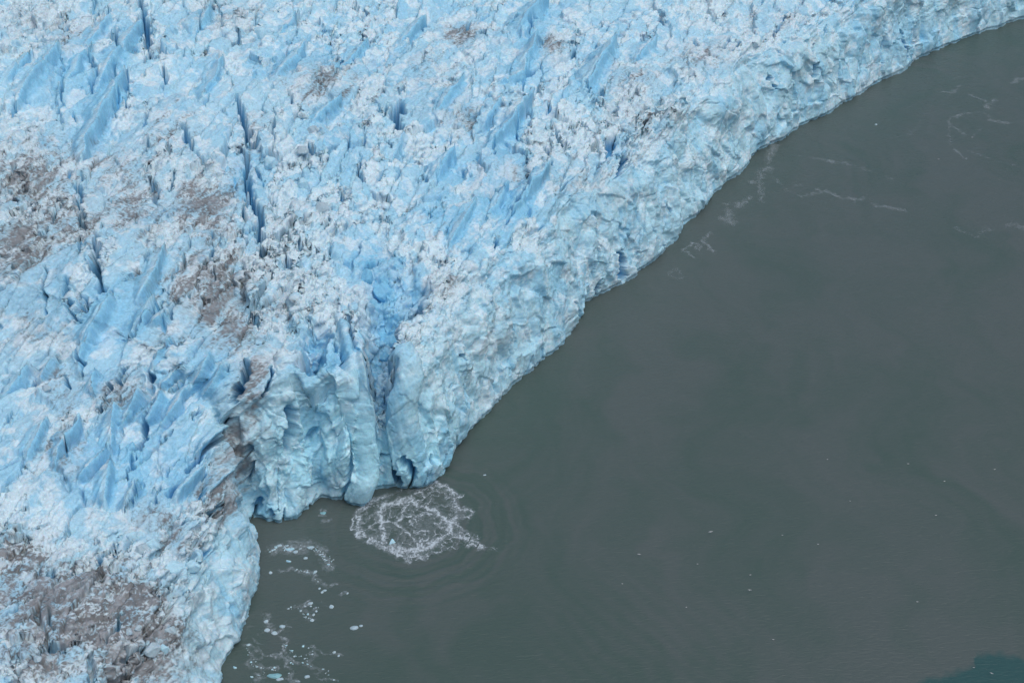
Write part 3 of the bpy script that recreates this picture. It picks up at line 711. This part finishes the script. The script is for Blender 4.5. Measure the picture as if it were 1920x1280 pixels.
def foam(name, strands, label, cell, lace=None, gain=1., seed=0, wk=1.25):
    """strands: (points in photo pixels, width px, strength); a thin broken sheet lying on the water"""
    W = [(np.array([water_at(*p) for p in pts]), w_ * wk, s_) for pts, w_, s_ in strands]
    allp = np.concatenate([q for q, _, _ in W])
    lo = allp.min(0) - 4; hi = allp.max(0) + 4
    gx = np.arange(lo[0], hi[0], cell); gy = np.arange(lo[1], hi[1], cell * 1.3)
    GX, GY = np.meshgrid(gx, gy, indexing='ij')
    jx = GX + (fbm(GX / 2.2, GY / 2.2, 1101 + seed, 4, .6) - .5) * 2.6; jy = GY + (fbm(GX / 2.2, GY / 2.2, 1111 + seed, 4, .6) - .5) * 3.4
    den = np.zeros(GX.shape, np.float32)
    for q, wpx, st_ in W:
        m_ = .000328 * np.hypot(np.hypot(q[:, 0], q[:, 1]), CAM_H).mean()
        hw = wpx * .5 * m_
        for i in range(len(q) - 1):
            x0, x1 = sorted((q[i, 0], q[i + 1, 0])); y0, y1 = sorted((q[i, 1], q[i + 1, 1])); pd = hw * 3 + 3
            i0, i1 = np.searchsorted(gx, (x0 - pd, x1 + pd)); j0, j1 = np.searchsorted(gy, (y0 - pd, y1 + pd))
            sl_ = (slice(i0, i1), slice(j0, j1))
            d = q[i + 1] - q[i]; l2 = max((d ** 2).sum(), 1e-6)
            u = np.clip(((jx[sl_] - q[i, 0]) * d[0] + (jy[sl_] - q[i, 1]) * d[1]) / l2, 0, 1)
            r = np.hypot(jx[sl_] - q[i, 0] - u * d[0], (jy[sl_] - q[i, 1] - u * d[1]) * .75)
            den[sl_] = np.maximum(den[sl_], st_ * np.exp(-(r / hw) ** 1.6))
    net = 1 - np.abs(2 * fbm(jx / 1.5, jy / 2.2, 1121 + seed, 3) - 1)
    if lace:
        poly, pw = lace
        pq = np.array([water_at(*p) for p in poly]); ins = np.zeros(GX.shape, bool)
        for i in range(len(pq)):
            p0, p1 = pq[i - 1], pq[i]
            c = (p0[1] > jy) != (p1[1] > jy)
            ins ^= c & (jx < (p1[0] - p0[0]) * (jy - p0[1]) / (p1[1] - p0[1] + 1e-9) + p0[0])
        f1_, f2_, *_r = worley(jx / 2.2, jy / 3.0, 1131 + seed)
        web = np.exp(-((f2_ - f1_) / .07) ** 2)
        den = np.maximum(den, ins * .12 * sstep(fbm(jx / 3, jy / 4, 1171, 3), .35, .6))
        den = np.maximum(den, ins * pw * web * sstep(fbm(GX / 4, GY / 5, 1141 + seed, 3), .38, .6))
    den *= .35 + .65 * sstep(fbm(GX / 5, GY / 5, 1161 + seed, 3), .3, .58) if lace is None else 1
    bub = fbm(GX / .45, GY / .6, 1151 + seed, 3, .7)
    al_ = np.clip(gain * den * (.4 + .6 * sstep(net, .45, .9)) * (.55 + .95 * sstep(bub, .34, .66)), 0, .95)
    al_ = np.where(al_ < .05, 0, al_)
    n0, n1_ = GX.shape
    q_ = np.arange(n0 * n1_).reshape(n0, n1_)
    af = al_
    kp = np.maximum(np.maximum(af[:-1, :-1], af[1:, :-1]), np.maximum(af[1:, 1:], af[:-1, 1:])) > 0
    F = np.stack((q_[:-1, :-1][kp], q_[1:, :-1][kp], q_[1:, 1:][kp], q_[:-1, 1:][kp]), 1)
    used, inv = np.unique(F, return_inverse=True)
    V = np.stack((GX.ravel()[used], GY.ravel()[used], np.full(len(used), .10)), 1)
    o = link(name, mesh_from(name, V, inv.reshape(F.shape), None, {'foam_amount': al_.ravel()[used]}), M_FOAM)
    o['kind'] = 'stuff'; o['label'] = label; o['category'] = 'foam'
    print(name, len(F))
    return o


S = lambda pts, w_, s_: (z4(pts, 640, 880, 6.4), w_, s_)
splash = [S([(850, 340), (640, 400), (490, 440), (450, 520), (500, 620), (500, 740), (500, 860)], 8, 1), S([(640, 640), (740, 570), (760, 460), (850, 370)], 6, .95),
          S([(500, 630), (640, 640), (720, 700), (820, 770), (900, 850), (940, 910)], 5, .95), S([(850, 370), (920, 430), (1040, 460), (1120, 510), (1250, 590), (1330, 640), (1300, 720), (1280, 790), (1200, 850), (1080, 890), (950, 940), (800, 970)], 9, .95),
          S([(190, 760), (330, 840), (480, 910), (600, 960), (700, 1030), (800, 1075)], 7, 1), S([(600, 930), (700, 960), (800, 1000), (950, 960), (1080, 890)], 14, .9), S([(800, 1075), (830, 1040), (930, 1040), (1000, 1070), (1060, 1020), (1160, 990)], 5, .6),
          S([(200, 740), (230, 640), (200, 560), (220, 500), (310, 430), (400, 370), (530, 330)], 7, .8), S([(240, 740), (290, 800), (380, 850)], 10, .7), S([(130, 710), (140, 600), (190, 560)], 3, .8), S([(130, 710), (190, 700), (240, 660)], 3, .7),
          S([(1130, 150), (1200, 190), (1270, 230), (1300, 280), (1440, 320), (1350, 380), (1400, 470), (1580, 510), (1530, 580), (1300, 600)], 6, .8), S([(1270, 230), (1280, 200), (1160, 180), (1110, 220), (1050, 200)], 4, .6),
          S([(1330, 640), (1450, 700), (1500, 730)], 6, .6), S([(1300, 790), (1400, 790), (1550, 850), (1680, 930), (1600, 930), (1500, 900)], 6, .75), S([(1420, 690), (1440, 760), (1520, 830), (1660, 830)], 4, .6), S([(1680, 930), (1860, 930)], 2, .4), S([(1690, 960), (1850, 965)], 2, .3),
          S([(740, 560), (900, 580), (1010, 560), (1120, 540)], 3, .85), S([(790, 520), (900, 560), (1090, 500)], 2.5, .7), S([(790, 640), (870, 620), (890, 700), (850, 730), (790, 680), (790, 640)], 2, .7), S([(890, 700), (900, 760), (950, 720), (1050, 740), (1040, 800), (960, 880)], 3, .7),
          S([(880, 290), (960, 270), (975, 340), (920, 395), (880, 330)], 3, .7), S([(1060, 280), (1150, 240), (1250, 310), (1330, 380), (1250, 430), (1150, 440)], 4, .5), S([(850, 370), (900, 260), (1000, 230), (1120, 150)], 4, .5), S([(1120, 640), (1200, 700), (1250, 690)], 4, .5),
          S([(1340, 460), (1380, 560), (1300, 620)], 5, .6), S([(540, 340), (640, 290), (700, 260)], 3, .35), S([(300, 600), (380, 560), (430, 620), (330, 700), (420, 740)], 4, .5), S([(920, 600), (1010, 570)], 3, .6), S([(1170, 650), (1240, 600)], 4, .6), S([(1290, 640), (1400, 600), (1520, 560)], 5, .5)]
outline = z4([(190, 760), (130, 620), (220, 480), (400, 360), (620, 270), (860, 250), (1130, 140), (1290, 230), (1440, 320), (1390, 440), (1590, 510), (1500, 600), (1400, 650), (1640, 800), (1700, 930), (1400, 950), (1100, 1000), (960, 1080), (800, 1075), (560, 940), (330, 850)], 640, 880, 6.4)
foam('splash_foam', splash, 'round web of white foam where ice fell at the cliff foot', .11, (outline, .7), 1.0, 0)
Z3 = lambda pts, w_, s_: (z4(pts, 420, 1120, 8), w_, s_)
Z2 = lambda pts, w_, s_: (z4(pts, 440, 1000, 8), w_, s_)
lower = [Z3([(280, 560), (380, 460), (430, 440)], 4, .5), Z3([(610, 290), (650, 380), (700, 430)], 7, .6), Z3([(620, 480), (760, 530), (830, 520), (850, 410), (930, 400), (990, 460)], 4, .7),
         Z3([(850, 540), (920, 640), (940, 720), (920, 800), (800, 860), (670, 880), (560, 830), (450, 760), (380, 710), (280, 730)], 4, .7), Z3([(930, 800), (1000, 900), (1120, 980)], 5, .5), Z3([(870, 880), (980, 940), (940, 1030), (1000, 1130), (960, 1180), (1000, 1250), (1130, 1250)], 6, .65),
         Z3([(940, 160), (1100, 150), (1200, 110), (1300, 80)], 5, .7), Z3([(970, 180), (980, 270), (930, 350), (870, 360)], 3, .5), Z3([(1150, 170), (1250, 250), (1330, 330)], 6, .6), Z3([(1390, 170), (1330, 250), (1310, 330), (1250, 370)], 5, .6),
         Z3([(1190, 720), (1320, 740), (1400, 790), (1500, 830), (1650, 820), (1740, 870)], 4, .5), Z3([(1300, 850), (1350, 900), (1240, 970), (1330, 1040), (1490, 1070), (1400, 1120)], 8, .65), Z3([(1420, 1150), (1450, 1220), (1690, 1250)], 4, .5),
         Z3([(350, 970), (440, 1020), (620, 1060), (800, 1060)], 6, .5), Z3([(480, 1250), (560, 1210), (500, 1150)], 9, .45), Z3([(380, 780), (420, 870), (360, 960)], 7, .35), Z3([(300, 600), (420, 580), (520, 550)], 3, .3), Z3([(440, 640), (510, 680), (590, 690)], 3, .4), Z3([(450, 910), (600, 870), (680, 880)], 3, .45),
         Z2([(490, 220), (620, 180), (800, 220), (960, 190), (1150, 190), (1260, 240), (1350, 290), (1400, 420), (1420, 500)], 12, .62), Z2([(560, 280), (700, 260), (900, 250), (1100, 260)], 12, .5), Z2([(800, 140), (920, 110), (1040, 120), (1200, 160)], 8, .4),
         Z2([(700, 560), (880, 540), (1020, 560), (1180, 600), (1200, 680), (1270, 740), (1370, 800)], 6, .5), Z2([(1430, 790), (1540, 775)], 3, .6), Z2([(1560, 920), (1650, 900)], 4, .6), Z2([(1290, 970), (1370, 1060), (1440, 1090)], 2, .4), Z2([(420, 1200), (500, 1250)], 9, .45),
         ([(598, 960), (606, 958), (611, 966), (600, 968)], 5, .5), ([(602, 978), (612, 980), (624, 976)], 4, .5)]
foam('drifting_foam', lower, 'lacy foam streaks drifting below the ice bay', .13, None, .5, 30, 1.3)
Z5 = lambda pts, w_, s_: (z4(pts, 1200, 240, 3.84), w_, s_)
Z6 = lambda pts, w_, s_: (z4(pts, 1400, 0, 3.692), w_, s_)
Z7 = lambda pts, w_, s_: (z4(pts, 1280, 0, 2.977), w_, s_)
mid = [Z5([(980, 120), (920, 220), (930, 290), (860, 310), (860, 360), (800, 400)], 7, .5), Z5([(860, 360), (870, 430), (870, 520)], 6, .45), Z5([(790, 510), (700, 560), (620, 550)], 6, .5), Z5([(640, 600), (660, 690), (600, 660)], 9, .4), Z5([(510, 760), (440, 810), (480, 840), (540, 910)], 4, .6),
       Z5([(300, 880), (380, 830), (440, 850), (430, 870), (400, 860)], 3, .75), Z5([(320, 890), (390, 930)], 3, .5), Z5([(200, 1050), (250, 1090), (310, 1070), (260, 1010), (200, 1050)], 4, .28), Z5([(940, 290), (960, 350), (1040, 440), (1150, 490), (1280, 470), (1350, 450)], 5, .35), Z5([(1040, 440), (1160, 410)], 4, .25),
       Z5([(1280, 440), (1380, 470), (1460, 510), (1540, 520), (1650, 500), (1700, 560), (1800, 580), (1900, 600)], 4.5, .5), Z5([(1150, 200), (1380, 240), (1540, 270), (1650, 310), (1760, 350), (1880, 390)], 4, .3), Z5([(1340, 240), (1400, 250)], 3, .5)]
foam('foam_streaks', mid, 'thin broken foam streaks trailing along the middle of the cliff', .16, None, .42, 60, 2.0)
far = [Z6([(1350, 640), (1430, 640), (1480, 590)], 3, .55), Z6([(1550, 660), (1650, 700)], 3, .6), Z6([(1720, 690), (1680, 740), (1640, 780), (1690, 830), (1760, 850), (1920, 850)], 4, .5), Z6([(1640, 770), (1430, 810), (1400, 840), (1420, 880), (1510, 930)], 3, .45), Z6([(1840, 580), (1880, 550), (1930, 550)], 4, .6),
       Z6([(1350, 560), (1500, 540)], 3, .25), Z6([(1670, 745), (1690, 725)], 6, .8), Z7([(1490, 690), (1480, 760), (1500, 820), (1580, 890)], 3, .45), Z7([(1540, 820), (1640, 860), (1750, 900), (1870, 930)], 3, .35), Z7([(1800, 1270), (1850, 1250), (1910, 1280)], 8, .35), Z7([(1620, 770), (1680, 700)], 3, .25), Z7([(1400, 590), (1330, 680), (1280, 750), (1040, 800)], 4, .2),
       Z7([(1540, 430), (1590, 430)], 3, .25), ([(1785, 425), (1830, 445), (1850, 430), (1915, 425)], 5, .3)]
foam('wind_foam', far, 'faint curling foam lines on the far open water', .2, None, .36, 90, 2.0)

# ------------------------------------------------------------------ floating ice, loose ice blocks, gulls
import bmesh
M_WHITE = ice_material('clean_white_ice', False, (.42, .55, .62))
M_PALE = ice_material('pale_ice', False, (.45, .70, .82))
M_TEAL = ice_material('teal_ice', False, (.25, .48, .54))


def lump_mesh(name, seed, mat, sub=3, cuts=7, flat=1.):
    """an angular lump of ice about 1 m across: a ball shorn by random planes, then roughened"""
    r = np.random.RandomState(seed)
    bm = bmesh.new(); bmesh.ops.create_icosphere(bm, subdivisions=sub, radius=.62)
    V = np.array([v.co[:] for v in bm.verts])
    for i in range(cuts):
        n = r.normal(size=3); n[2] = abs(n[2]) * .8; n /= np.linalg.norm(n)
        d = V @ n - r.uniform(.26, .46)
        V -= np.clip(d, 0, None)[:, None] * n[None] * .92
    V += (fbm(V[:, 0] * 3 + V[:, 2] * 2 + seed, V[:, 1] * 3 - V[:, 2], seed, 3) - .5)[:, None] * .16 * V / .5
    V[:, 2] *= flat
    for v, c in zip(bm.verts, V):
        v.co = c
    me = bpy.data.meshes.new(name); bm.to_mesh(me); bm.free()
    me.materials.append(mat)
    return me


def put(name, me, loc, scale, rz, label, cat, group=None):
    o = bpy.data.objects.new(name, me); C.objects.link(o)
    o.location = loc; o.scale = scale; o.rotation_euler = (0, 0, rz)
    o['label'] = label; o['category'] = cat
    if group:
        o['group'] = group
    return o


floe_lib = [lump_mesh('ice_floe', 40 + i, (M_WHITE, M_PALE)[i % 3 == 2], 2, 6, .6) for i in range(6)]
teal_floe = lump_mesh('ice_floe', 71, M_TEAL, 3, 6, .45); pale_floe = lump_mesh('ice_floe', 75, M_PALE, 3, 8, .8)
rng = random.Random(3)


def floe(px, py, wpx, hpx, label, group, me=None):
    x, y = water_at(px, py)
    m_ = .000328 * math.sqrt(x * x + y * y + CAM_H ** 2)
    w_ = wpx * m_; l_ = hpx * m_ * 1.35
    return put('ice_floe', me or rng.choice(floe_lib), (x, y, .02), (w_, l_, min(w_, l_) * .9), rng.uniform(-.5, .5) if me is None else 0, label, 'ice floe', group)


G1 = 'pieces of ice floating in front of the cliff'
for px, py, w_, h_, lab, me in [
        (513, 1266, 23, 9, 'long flat teal ice floe, largest in the streaks below the bay', teal_floe), (523, 1273, 14, 6, 'narrow white ice floe tilted just below the long teal floe', None),
        (574.6, 1268, 10, 7, 'rounded white ice floe right of the long teal floe at the bottom edge', None), (663.6, 1175.5, 14, 9, 'pale blue ice floe alone on clear water right of the foam streaks', None),
        (677, 1172, 6, 5, 'small ice chip beside the lone pale blue floe', None), (735, 1016.5, 14, 10, 'pointed pale blue ice chunk inside the round foam web', pale_floe),
        (621, 1136.6, 8, 6.5, 'round white ice lump on its own right of the streaks, trailing a foam thread', None), (591, 1072, 7.5, 6, 'bright round ice lump on the second arc of brash ice', None),
        (572, 1046, 8, 6, 'bright round ice lump at the lower edge of the brash ice arc', None), (540.5, 1052, 9, 6, 'oblong white ice lump just below the brash ice arc', None),
        (554, 1033.5, 8, 7, 'round white ice lump in the middle of the brash ice arc', None), (543, 1030, 15, 8, 'widest white floe in the middle of the brash ice arc', None),
        (522, 1023, 11, 6, 'flat white floe at the upper left end of the brash ice arc', None), (582, 1025, 12, 6, 'flat white floe at the upper right of the brash ice arc', None),
        (500.6, 1180.5, 10, 6, 'white ice floe at the left end of the bent foam thread', None), (514.5, 1186, 11, 6, 'white ice floe at the bend of the foam thread', None),
        (529.5, 1173, 10, 7, 'white ice floe at the upper right end of the bent foam thread', None), (507, 1073, 6, 5, 'soft white ice bit left of the second arc, close to the ice', None),
        (568, 1211, 5, 4.5, 'single round ice bit between the foam loop and the right hand streak', None), (547, 1219.5, 5, 4, 'single ice bit just right of the foam loop', None),
        (627, 1222.5, 7, 4.5, 'white floe at the tip of the right hand foam streak', None), (635, 1229, 5, 4, 'small ice bit trailing off the tip of the right hand foam streak', None),
        (608.5, 1106, 7, 4.5, 'wedge shaped ice bit, right one of a small trio', None), (598.5, 1103, 5, 4.5, 'round ice bit, left one of a small trio', None), (604, 1109.5, 5, 4, 'oval ice bit, lowest one of a small trio', None),
        (651.5, 1112, 4, 4, 'tiny ice bit farthest right, past two short foam dashes', None), (440, 1251, 7, 6, 'pale ice bit close to the ice foot at the bottom edge', None), (472, 1268.5, 5, 5, 'ice bit left of the long teal floe', None),
        (466, 1208.5, 8, 4.5, 'flat ice piece against the foot of the ice', None), (499, 1165, 9, 6, 'ice piece in the foam patch above the bent thread', None), (581.5, 1130, 9, 6, 'flat white ice piece at the top end of the upper foam loop', None),
        (564, 1144, 4, 4, 'ice bit on the right rim of the upper foam loop', None), (577, 1151, 4.5, 4, 'ice bit at the bottom right of the upper foam loop', None), (585, 1162, 7, 5, 'pale ice piece under the upper foam loop', None),
        (908, 890, 6, 3, 'lone ice chip on open water right of the ice fingers', None), (605, 961.5, 10, 6, 'half sunk pale ice in the notch left of the pillar', teal_floe), (1642, 234, 5, 3.5, 'lone white ice chip on open water below the far cliff', None)]:
    floe(px, py, w_, h_, lab, G1, me)


def scatter(path, n, spread, size, label, group):
    q = np.array(path, float); Lx = np.linalg.norm(np.diff(q, axis=0), axis=1); cs = np.concatenate(([0], np.cumsum(Lx)))
    for i in range(n):
        d = rng.uniform(0, cs[-1]); k_ = min(np.searchsorted(cs, d, 'right') - 1, len(q) - 2)
        p = q[k_] + (q[k_ + 1] - q[k_]) * (d - cs[k_]) / Lx[k_]
        w_ = size * (.55 + 1.1 * rng.random() ** 3)
        floe(p[0] + rng.gauss(0, spread), p[1] + rng.gauss(0, spread * .6), w_, w_ * rng.uniform(.6, .9), label, group)


scatter(z4([(500, 260), (620, 210), (800, 230), (960, 220), (1150, 210), (1270, 260), (1380, 380), (1410, 480)], 440, 1000, 8), 62, 4.2, 3.4, 'small white ice bit packed in the arc of brash ice', 'ice bits in the brash arc')
scatter(z4([(880, 550), (1020, 560), (1180, 600), (1200, 680), (1270, 740)], 440, 1000, 8), 22, 2.4, 2.8, 'small white ice bit strung along the second arc', 'ice bits along the second arc')
scatter(z4([(940, 160), (1100, 150), (1200, 110), (1390, 160), (1330, 260), (1310, 340), (1180, 230)], 420, 1120, 8), 26, 2.6, 2.8, 'small ice bit on the ring of foam right of the cliff foot', 'ice bits on the upper foam loop')
scatter(z4([(1190, 720), (1320, 740), (1240, 970), (1330, 1040), (1490, 1070), (1690, 1250)], 420, 1120, 8), 26, 3.2, 2.9, 'small ice bit in the right hand foam streak at the bottom', 'ice bits in the right hand streak')
scatter(z4([(920, 640), (940, 760), (1010, 800), (1120, 900), (980, 1000), (960, 1180), (1130, 1250)], 420, 1120, 8), 24, 3.2, 2.7, 'small ice bit along the long middle foam streak', 'ice bits in the middle streak')
scatter(z4([(300, 590), (400, 900), (440, 1020), (620, 1060), (800, 1060), (500, 1180)], 420, 1120, 8), 26, 3.6, 2.7, 'small ice bit in the thin foam beside the ice foot', 'ice bits beside the ice foot')

# loose blocks lying on the glacier
fx_, fy_ = project(P[:, 0], P[:, 1], P[:, 2])
fd_ = P[:, 0] ** 2 + P[:, 1] ** 2 + (P[:, 2] - CAM_H) ** 2


def surface_at(px, py):
    d = (fx_ - px) ** 2 + (fy_ - py) ** 2
    c = np.argpartition(d, 12)[:12]
    return P[c[np.argmin(fd_[c] + (P[c, 1] ** 2))]]


M_BLUE = ice_material('fresh_blue_ice', False, (.24, .56, .78))
block_lib = {'c': [lump_mesh('ice_block', 98 + i, M_BLUE, 4, 9, .9) for i in range(2)], 'w': [lump_mesh('ice_block', 90 + i, M_WHITE, 4, 10, .8) for i in range(3)], 'b': [lump_mesh('ice_block', 95 + i, M_PALE, 4, 9, .85) for i in range(3)]}
for px, py, w_, h_, k_, lab in [
        (328, 1068, 42, 34, 'b', 'large smooth pale blue ice block with a shaded overhang, biggest near the bay'), (362, 1062, 26, 22, 'b', 'smooth rounded ice block touching the right side of the largest one'),
        (252, 1004, 22, 18, 'b', 'smooth round ice block, left one of three above the dirty slope'), (265, 1025, 22, 16, 'w', 'ice block below the left one of the three rounded blocks'),
        (290, 1018, 26, 22, 'b', 'right one of the three rounded blocks above the dirty slope'), (318, 1180, 22, 20, 'w', 'knobbly white ice block at the right edge of the brown debris'),
        (288, 1220, 26, 28, 'w', 'broad pale slab leaning on the brown debris'), (308, 1214, 16, 20, 'b', 'narrow pointed ice block beside the leaning pale slab'), (297, 1200, 14, 14, 'w', 'small round ice block above the leaning pale slab'),
        (243, 1182, 16, 12, 'w', 'small white ice block alone on the dark debris'), (261, 1174, 13, 10, 'w', 'small white ice block just right of the lone one on dark debris'), (604, 388, 36, 30, 'w', 'big rounded white block right of the long dark crevasse'),
        (570, 345, 24, 36, 'b', 'tall pale block above the big rounded white block'), (488, 62, 28, 24, 'b', 'rounded pale block near the top edge, beside narrow cracks'), (507, 305, 28, 26, 'b', 'dome shaped block just right of the upper end of the long crevasse'),
        (568, 282, 26, 14, 'w', 'flat tilted white slab among blue shards'), (585, 242, 20, 18, 'w', 'white block above the flat tilted slab'), (516, 600, 15, 15, 'b', 'upper one of two small blocks above the grey streak'), (518, 614, 15, 11, 'w', 'lower one of two small blocks above the grey streak'),
        (88, 726, 18, 14, 'w', 'white block in the hollow at the left edge'), (720, 548, 36, 34, 'c', 'big blue block stuck at the head of the chute'), (690, 522, 22, 26, 'c', 'blue block left of the big one at the head of the chute'), (66, 1233, 16, 12, 'w', 'white block beside the blue trough in the corner'),
        (735, 640, 22, 20, 'c', 'blue block lying in the middle of the chute floor'), (722, 668, 16, 14, 'c', 'smaller blue block lower down the chute floor')]:
    p = surface_at(px, py)
    m_ = .000328 * math.sqrt(float(p[0] ** 2 + p[1] ** 2 + (p[2] - CAM_H) ** 2))
    put('ice_block', rng.choice(block_lib[k_]), (p[0], p[1], p[2] + h_ * m_ * .12), (w_ * m_, w_ * m_ * rng.uniform(.8, 1.1), h_ * m_ * 1.15), rng.uniform(-.9, .9), lab, 'ice block', 'loose ice blocks lying on the glacier')


def gull_mesh(spread):
    bm = bmesh.new()
    prof = [(-.24, .012, .0), (-.18, .045, .0), (-.06, .075, .0), (.06, .07, .01), (.13, .045, .03), (.17, .042, .05), (.20, .034, .055), (.225, .012, .045), (.25, .004, .04)]
    rings = []
    for x, r, z in prof:
        rings.append([bm.verts.new((x, r * math.cos(q * math.pi / 4), z + .07 + r * .85 * math.sin(q * math.pi / 4))) for q in range(8)])
    for r0, r1 in zip(rings, rings[1:]):
        for q in range(8):
            bm.faces.new((r0[q], r0[(q + 1) % 8], r1[(q + 1) % 8], r1[q]))
    bm.faces.new(rings[0][::-1]); bm.faces.new(rings[-1])
    for sgn in (-1, 1):
        if spread:
            st_ = [(.08, -.07, .05, .10), (.09, -.07, .22, .17), (.05, -.08, .40, .15), (-.06, -.11, .56, .10)]
        else:
            st_ = [(.09, -.02, .07, .10), (.05, -.12, .078, .11), (-.12, -.20, .05, .11), (-.27, -.29, .02, .10)]
        vs = []
        for lead, trail, yy, zz in st_:
            vs.append([bm.verts.new((lead, sgn * yy, zz)), bm.verts.new(((lead + trail) / 2, sgn * yy, zz + .014)), bm.verts.new((trail, sgn * yy, zz - .004)), bm.verts.new(((lead + trail) / 2, sgn * yy, zz - .006))])
        for v0, v1 in zip(vs, vs[1:]):
            for q in range(4):
                bm.faces.new((v0[q], v0[(q + 1) % 4], v1[(q + 1) % 4], v1[q]))
        bm.faces.new(vs[0]); bm.faces.new(vs[-1])
    bmesh.ops.recalc_face_normals(bm, faces=bm.faces)
    me = bpy.data.meshes.new('gull'); bm.to_mesh(me); bm.free()
    m, T, bs, out = new_mat('gull_plumage')
    geo = nd(T, 'ShaderNodeTexCoord'); sx_ = nd(T, 'ShaderNodeSeparateXYZ'); T.links.new(geo.outputs['Object'], sx_.inputs[0])
    ab = nd(T, 'ShaderNodeMath', operation='ABSOLUTE'); T.links.new(sx_.outputs['Y'], ab.inputs[0])
    cr = nd(T, 'ShaderNodeValToRGB'); e_ = cr.color_ramp.elements
    e_[0].position = .07; e_[0].color = (.50, .52, .53, 1); e_[1].position = .5; e_[1].color = (.42, .45, .48, 1)
    e2 = e_.new(.53); e2.color = (.05, .05, .055, 1)
    T.links.new(ab.outputs[0], cr.inputs[0]); T.links.new(cr.outputs[0], bs.inputs['Base Color']); bs.inputs['Roughness'].default_value = .7
    me.materials.append(m)
    return me


g_fly, g_sit = gull_mesh(True), gull_mesh(False)
GG = 'gulls scattered over the open grey water'
for px, py, fly, sc_, lab in [
        (1332, 1002, 1, 1.15, 'white gull with both wings spread, gliding low over the grey water'), (1405, 1111, 1, .95, 'white gull with raised wings, lower one of a close pair'), (1407, 1077.5, 0, 1.1, 'white gull on the water, upper one of a close pair'),
        (1198, 1044, 1, .9, 'white gull with wings lifted, left of the gliding one'), (1167, 1094, 0, 1., 'white gull on the water, leftmost of all the gulls'), (1308, 1057, 0, 1., 'white gull on the water just below the gliding one'),
        (1287, 1138, 0, .95, 'white gull resting alone below the leftmost gulls'), (1450, 1198.6, 0, 1.1, 'white gull on the water nearest the bottom edge left of the teal patch'), (1467, 1003, 0, 1., 'white gull resting right of the gliding one'),
        (1534, 1020, 0, 1.1, 'white gull on the water, second to the right of the gliding one'), (1594, 939, 0, .85, 'faint small gull halfway between two upper gulls on the right'), (1703, 869.5, 0, 1.3, 'white gull, highest of the bright ones on the right'),
        (1771, 902, 0, 1.15, 'white gull just below right of the highest bright one'), (1755, 966, 0, 1.3, 'plump white gull resting below the right hand pair'), (1865, 880, 0, 1.2, 'white gull closest to the right edge of the photo'),
        (1720, 1128, 0, 1.25, 'white gull resting above the teal water patch'), (1826, 1251, 0, 1., 'white gull at the ragged edge of the teal patch'), (1858, 1267, 1, .85, 'white gull inside the teal patch'),
        (1551.5, 861, 0, .9, 'tiny white gull, leftmost of the upper row'), (1760, 299, 0, 1.4, 'tiny white bird on far water between the foam lines'), (1823, 258, 0, 1.3, 'tiny white bird on far water inside the foam hook')]:
    x, y = water_at(px, py)
    put('gull', g_fly if fly else g_sit, (x, y, 1.0 if fly else -.01), (sc_ * 1.1,) * 3, rng.uniform(-.5, .5) + (math.pi / 2 if fly else 0), lab, 'gull', GG)

# ------------------------------------------------------------------ light
SUN_EL, SUN_AZ = rad(66), rad(138)         # azimuth from +Y, towards -X is negative
w = bpy.data.worlds.new('World'); sc.world = w; w.use_nodes = True
bg = w.node_tree.nodes['Background']
sky = w.node_tree.nodes.new('ShaderNodeTexSky'); sky.sky_type = 'NISHITA'; sky.sun_disc = False
sky.sun_elevation = SUN_EL; sky.sun_rotation = SUN_AZ
w.node_tree.links.new(sky.outputs[0], bg.inputs[0]); bg.inputs[1].default_value = .08
sky.dust_density = 3; sky.ozone_density = 1
sl = bpy.data.lights.new('sun', 'SUN'); sl.energy = 1.5; sl.angle = rad(60); sl.color = (1, .975, .94)
so = bpy.data.objects.new('sun', sl); C.objects.link(so)
from mathutils import Vector
sd_ = Vector((math.sin(SUN_AZ) * math.cos(SUN_EL), math.cos(SUN_AZ) * math.cos(SUN_EL), math.sin(SUN_EL)))
so.rotation_euler = (-sd_).to_track_quat('-Z', 'Y').to_euler()
sc.view_settings.view_transform = 'Standard'; sc.view_settings.look = 'None'; sc.view_settings.gamma = 1
sc.view_settings.exposure = 0.17
sc.cycles.diffuse_bounces = 12; sc.cycles.max_bounces = 14
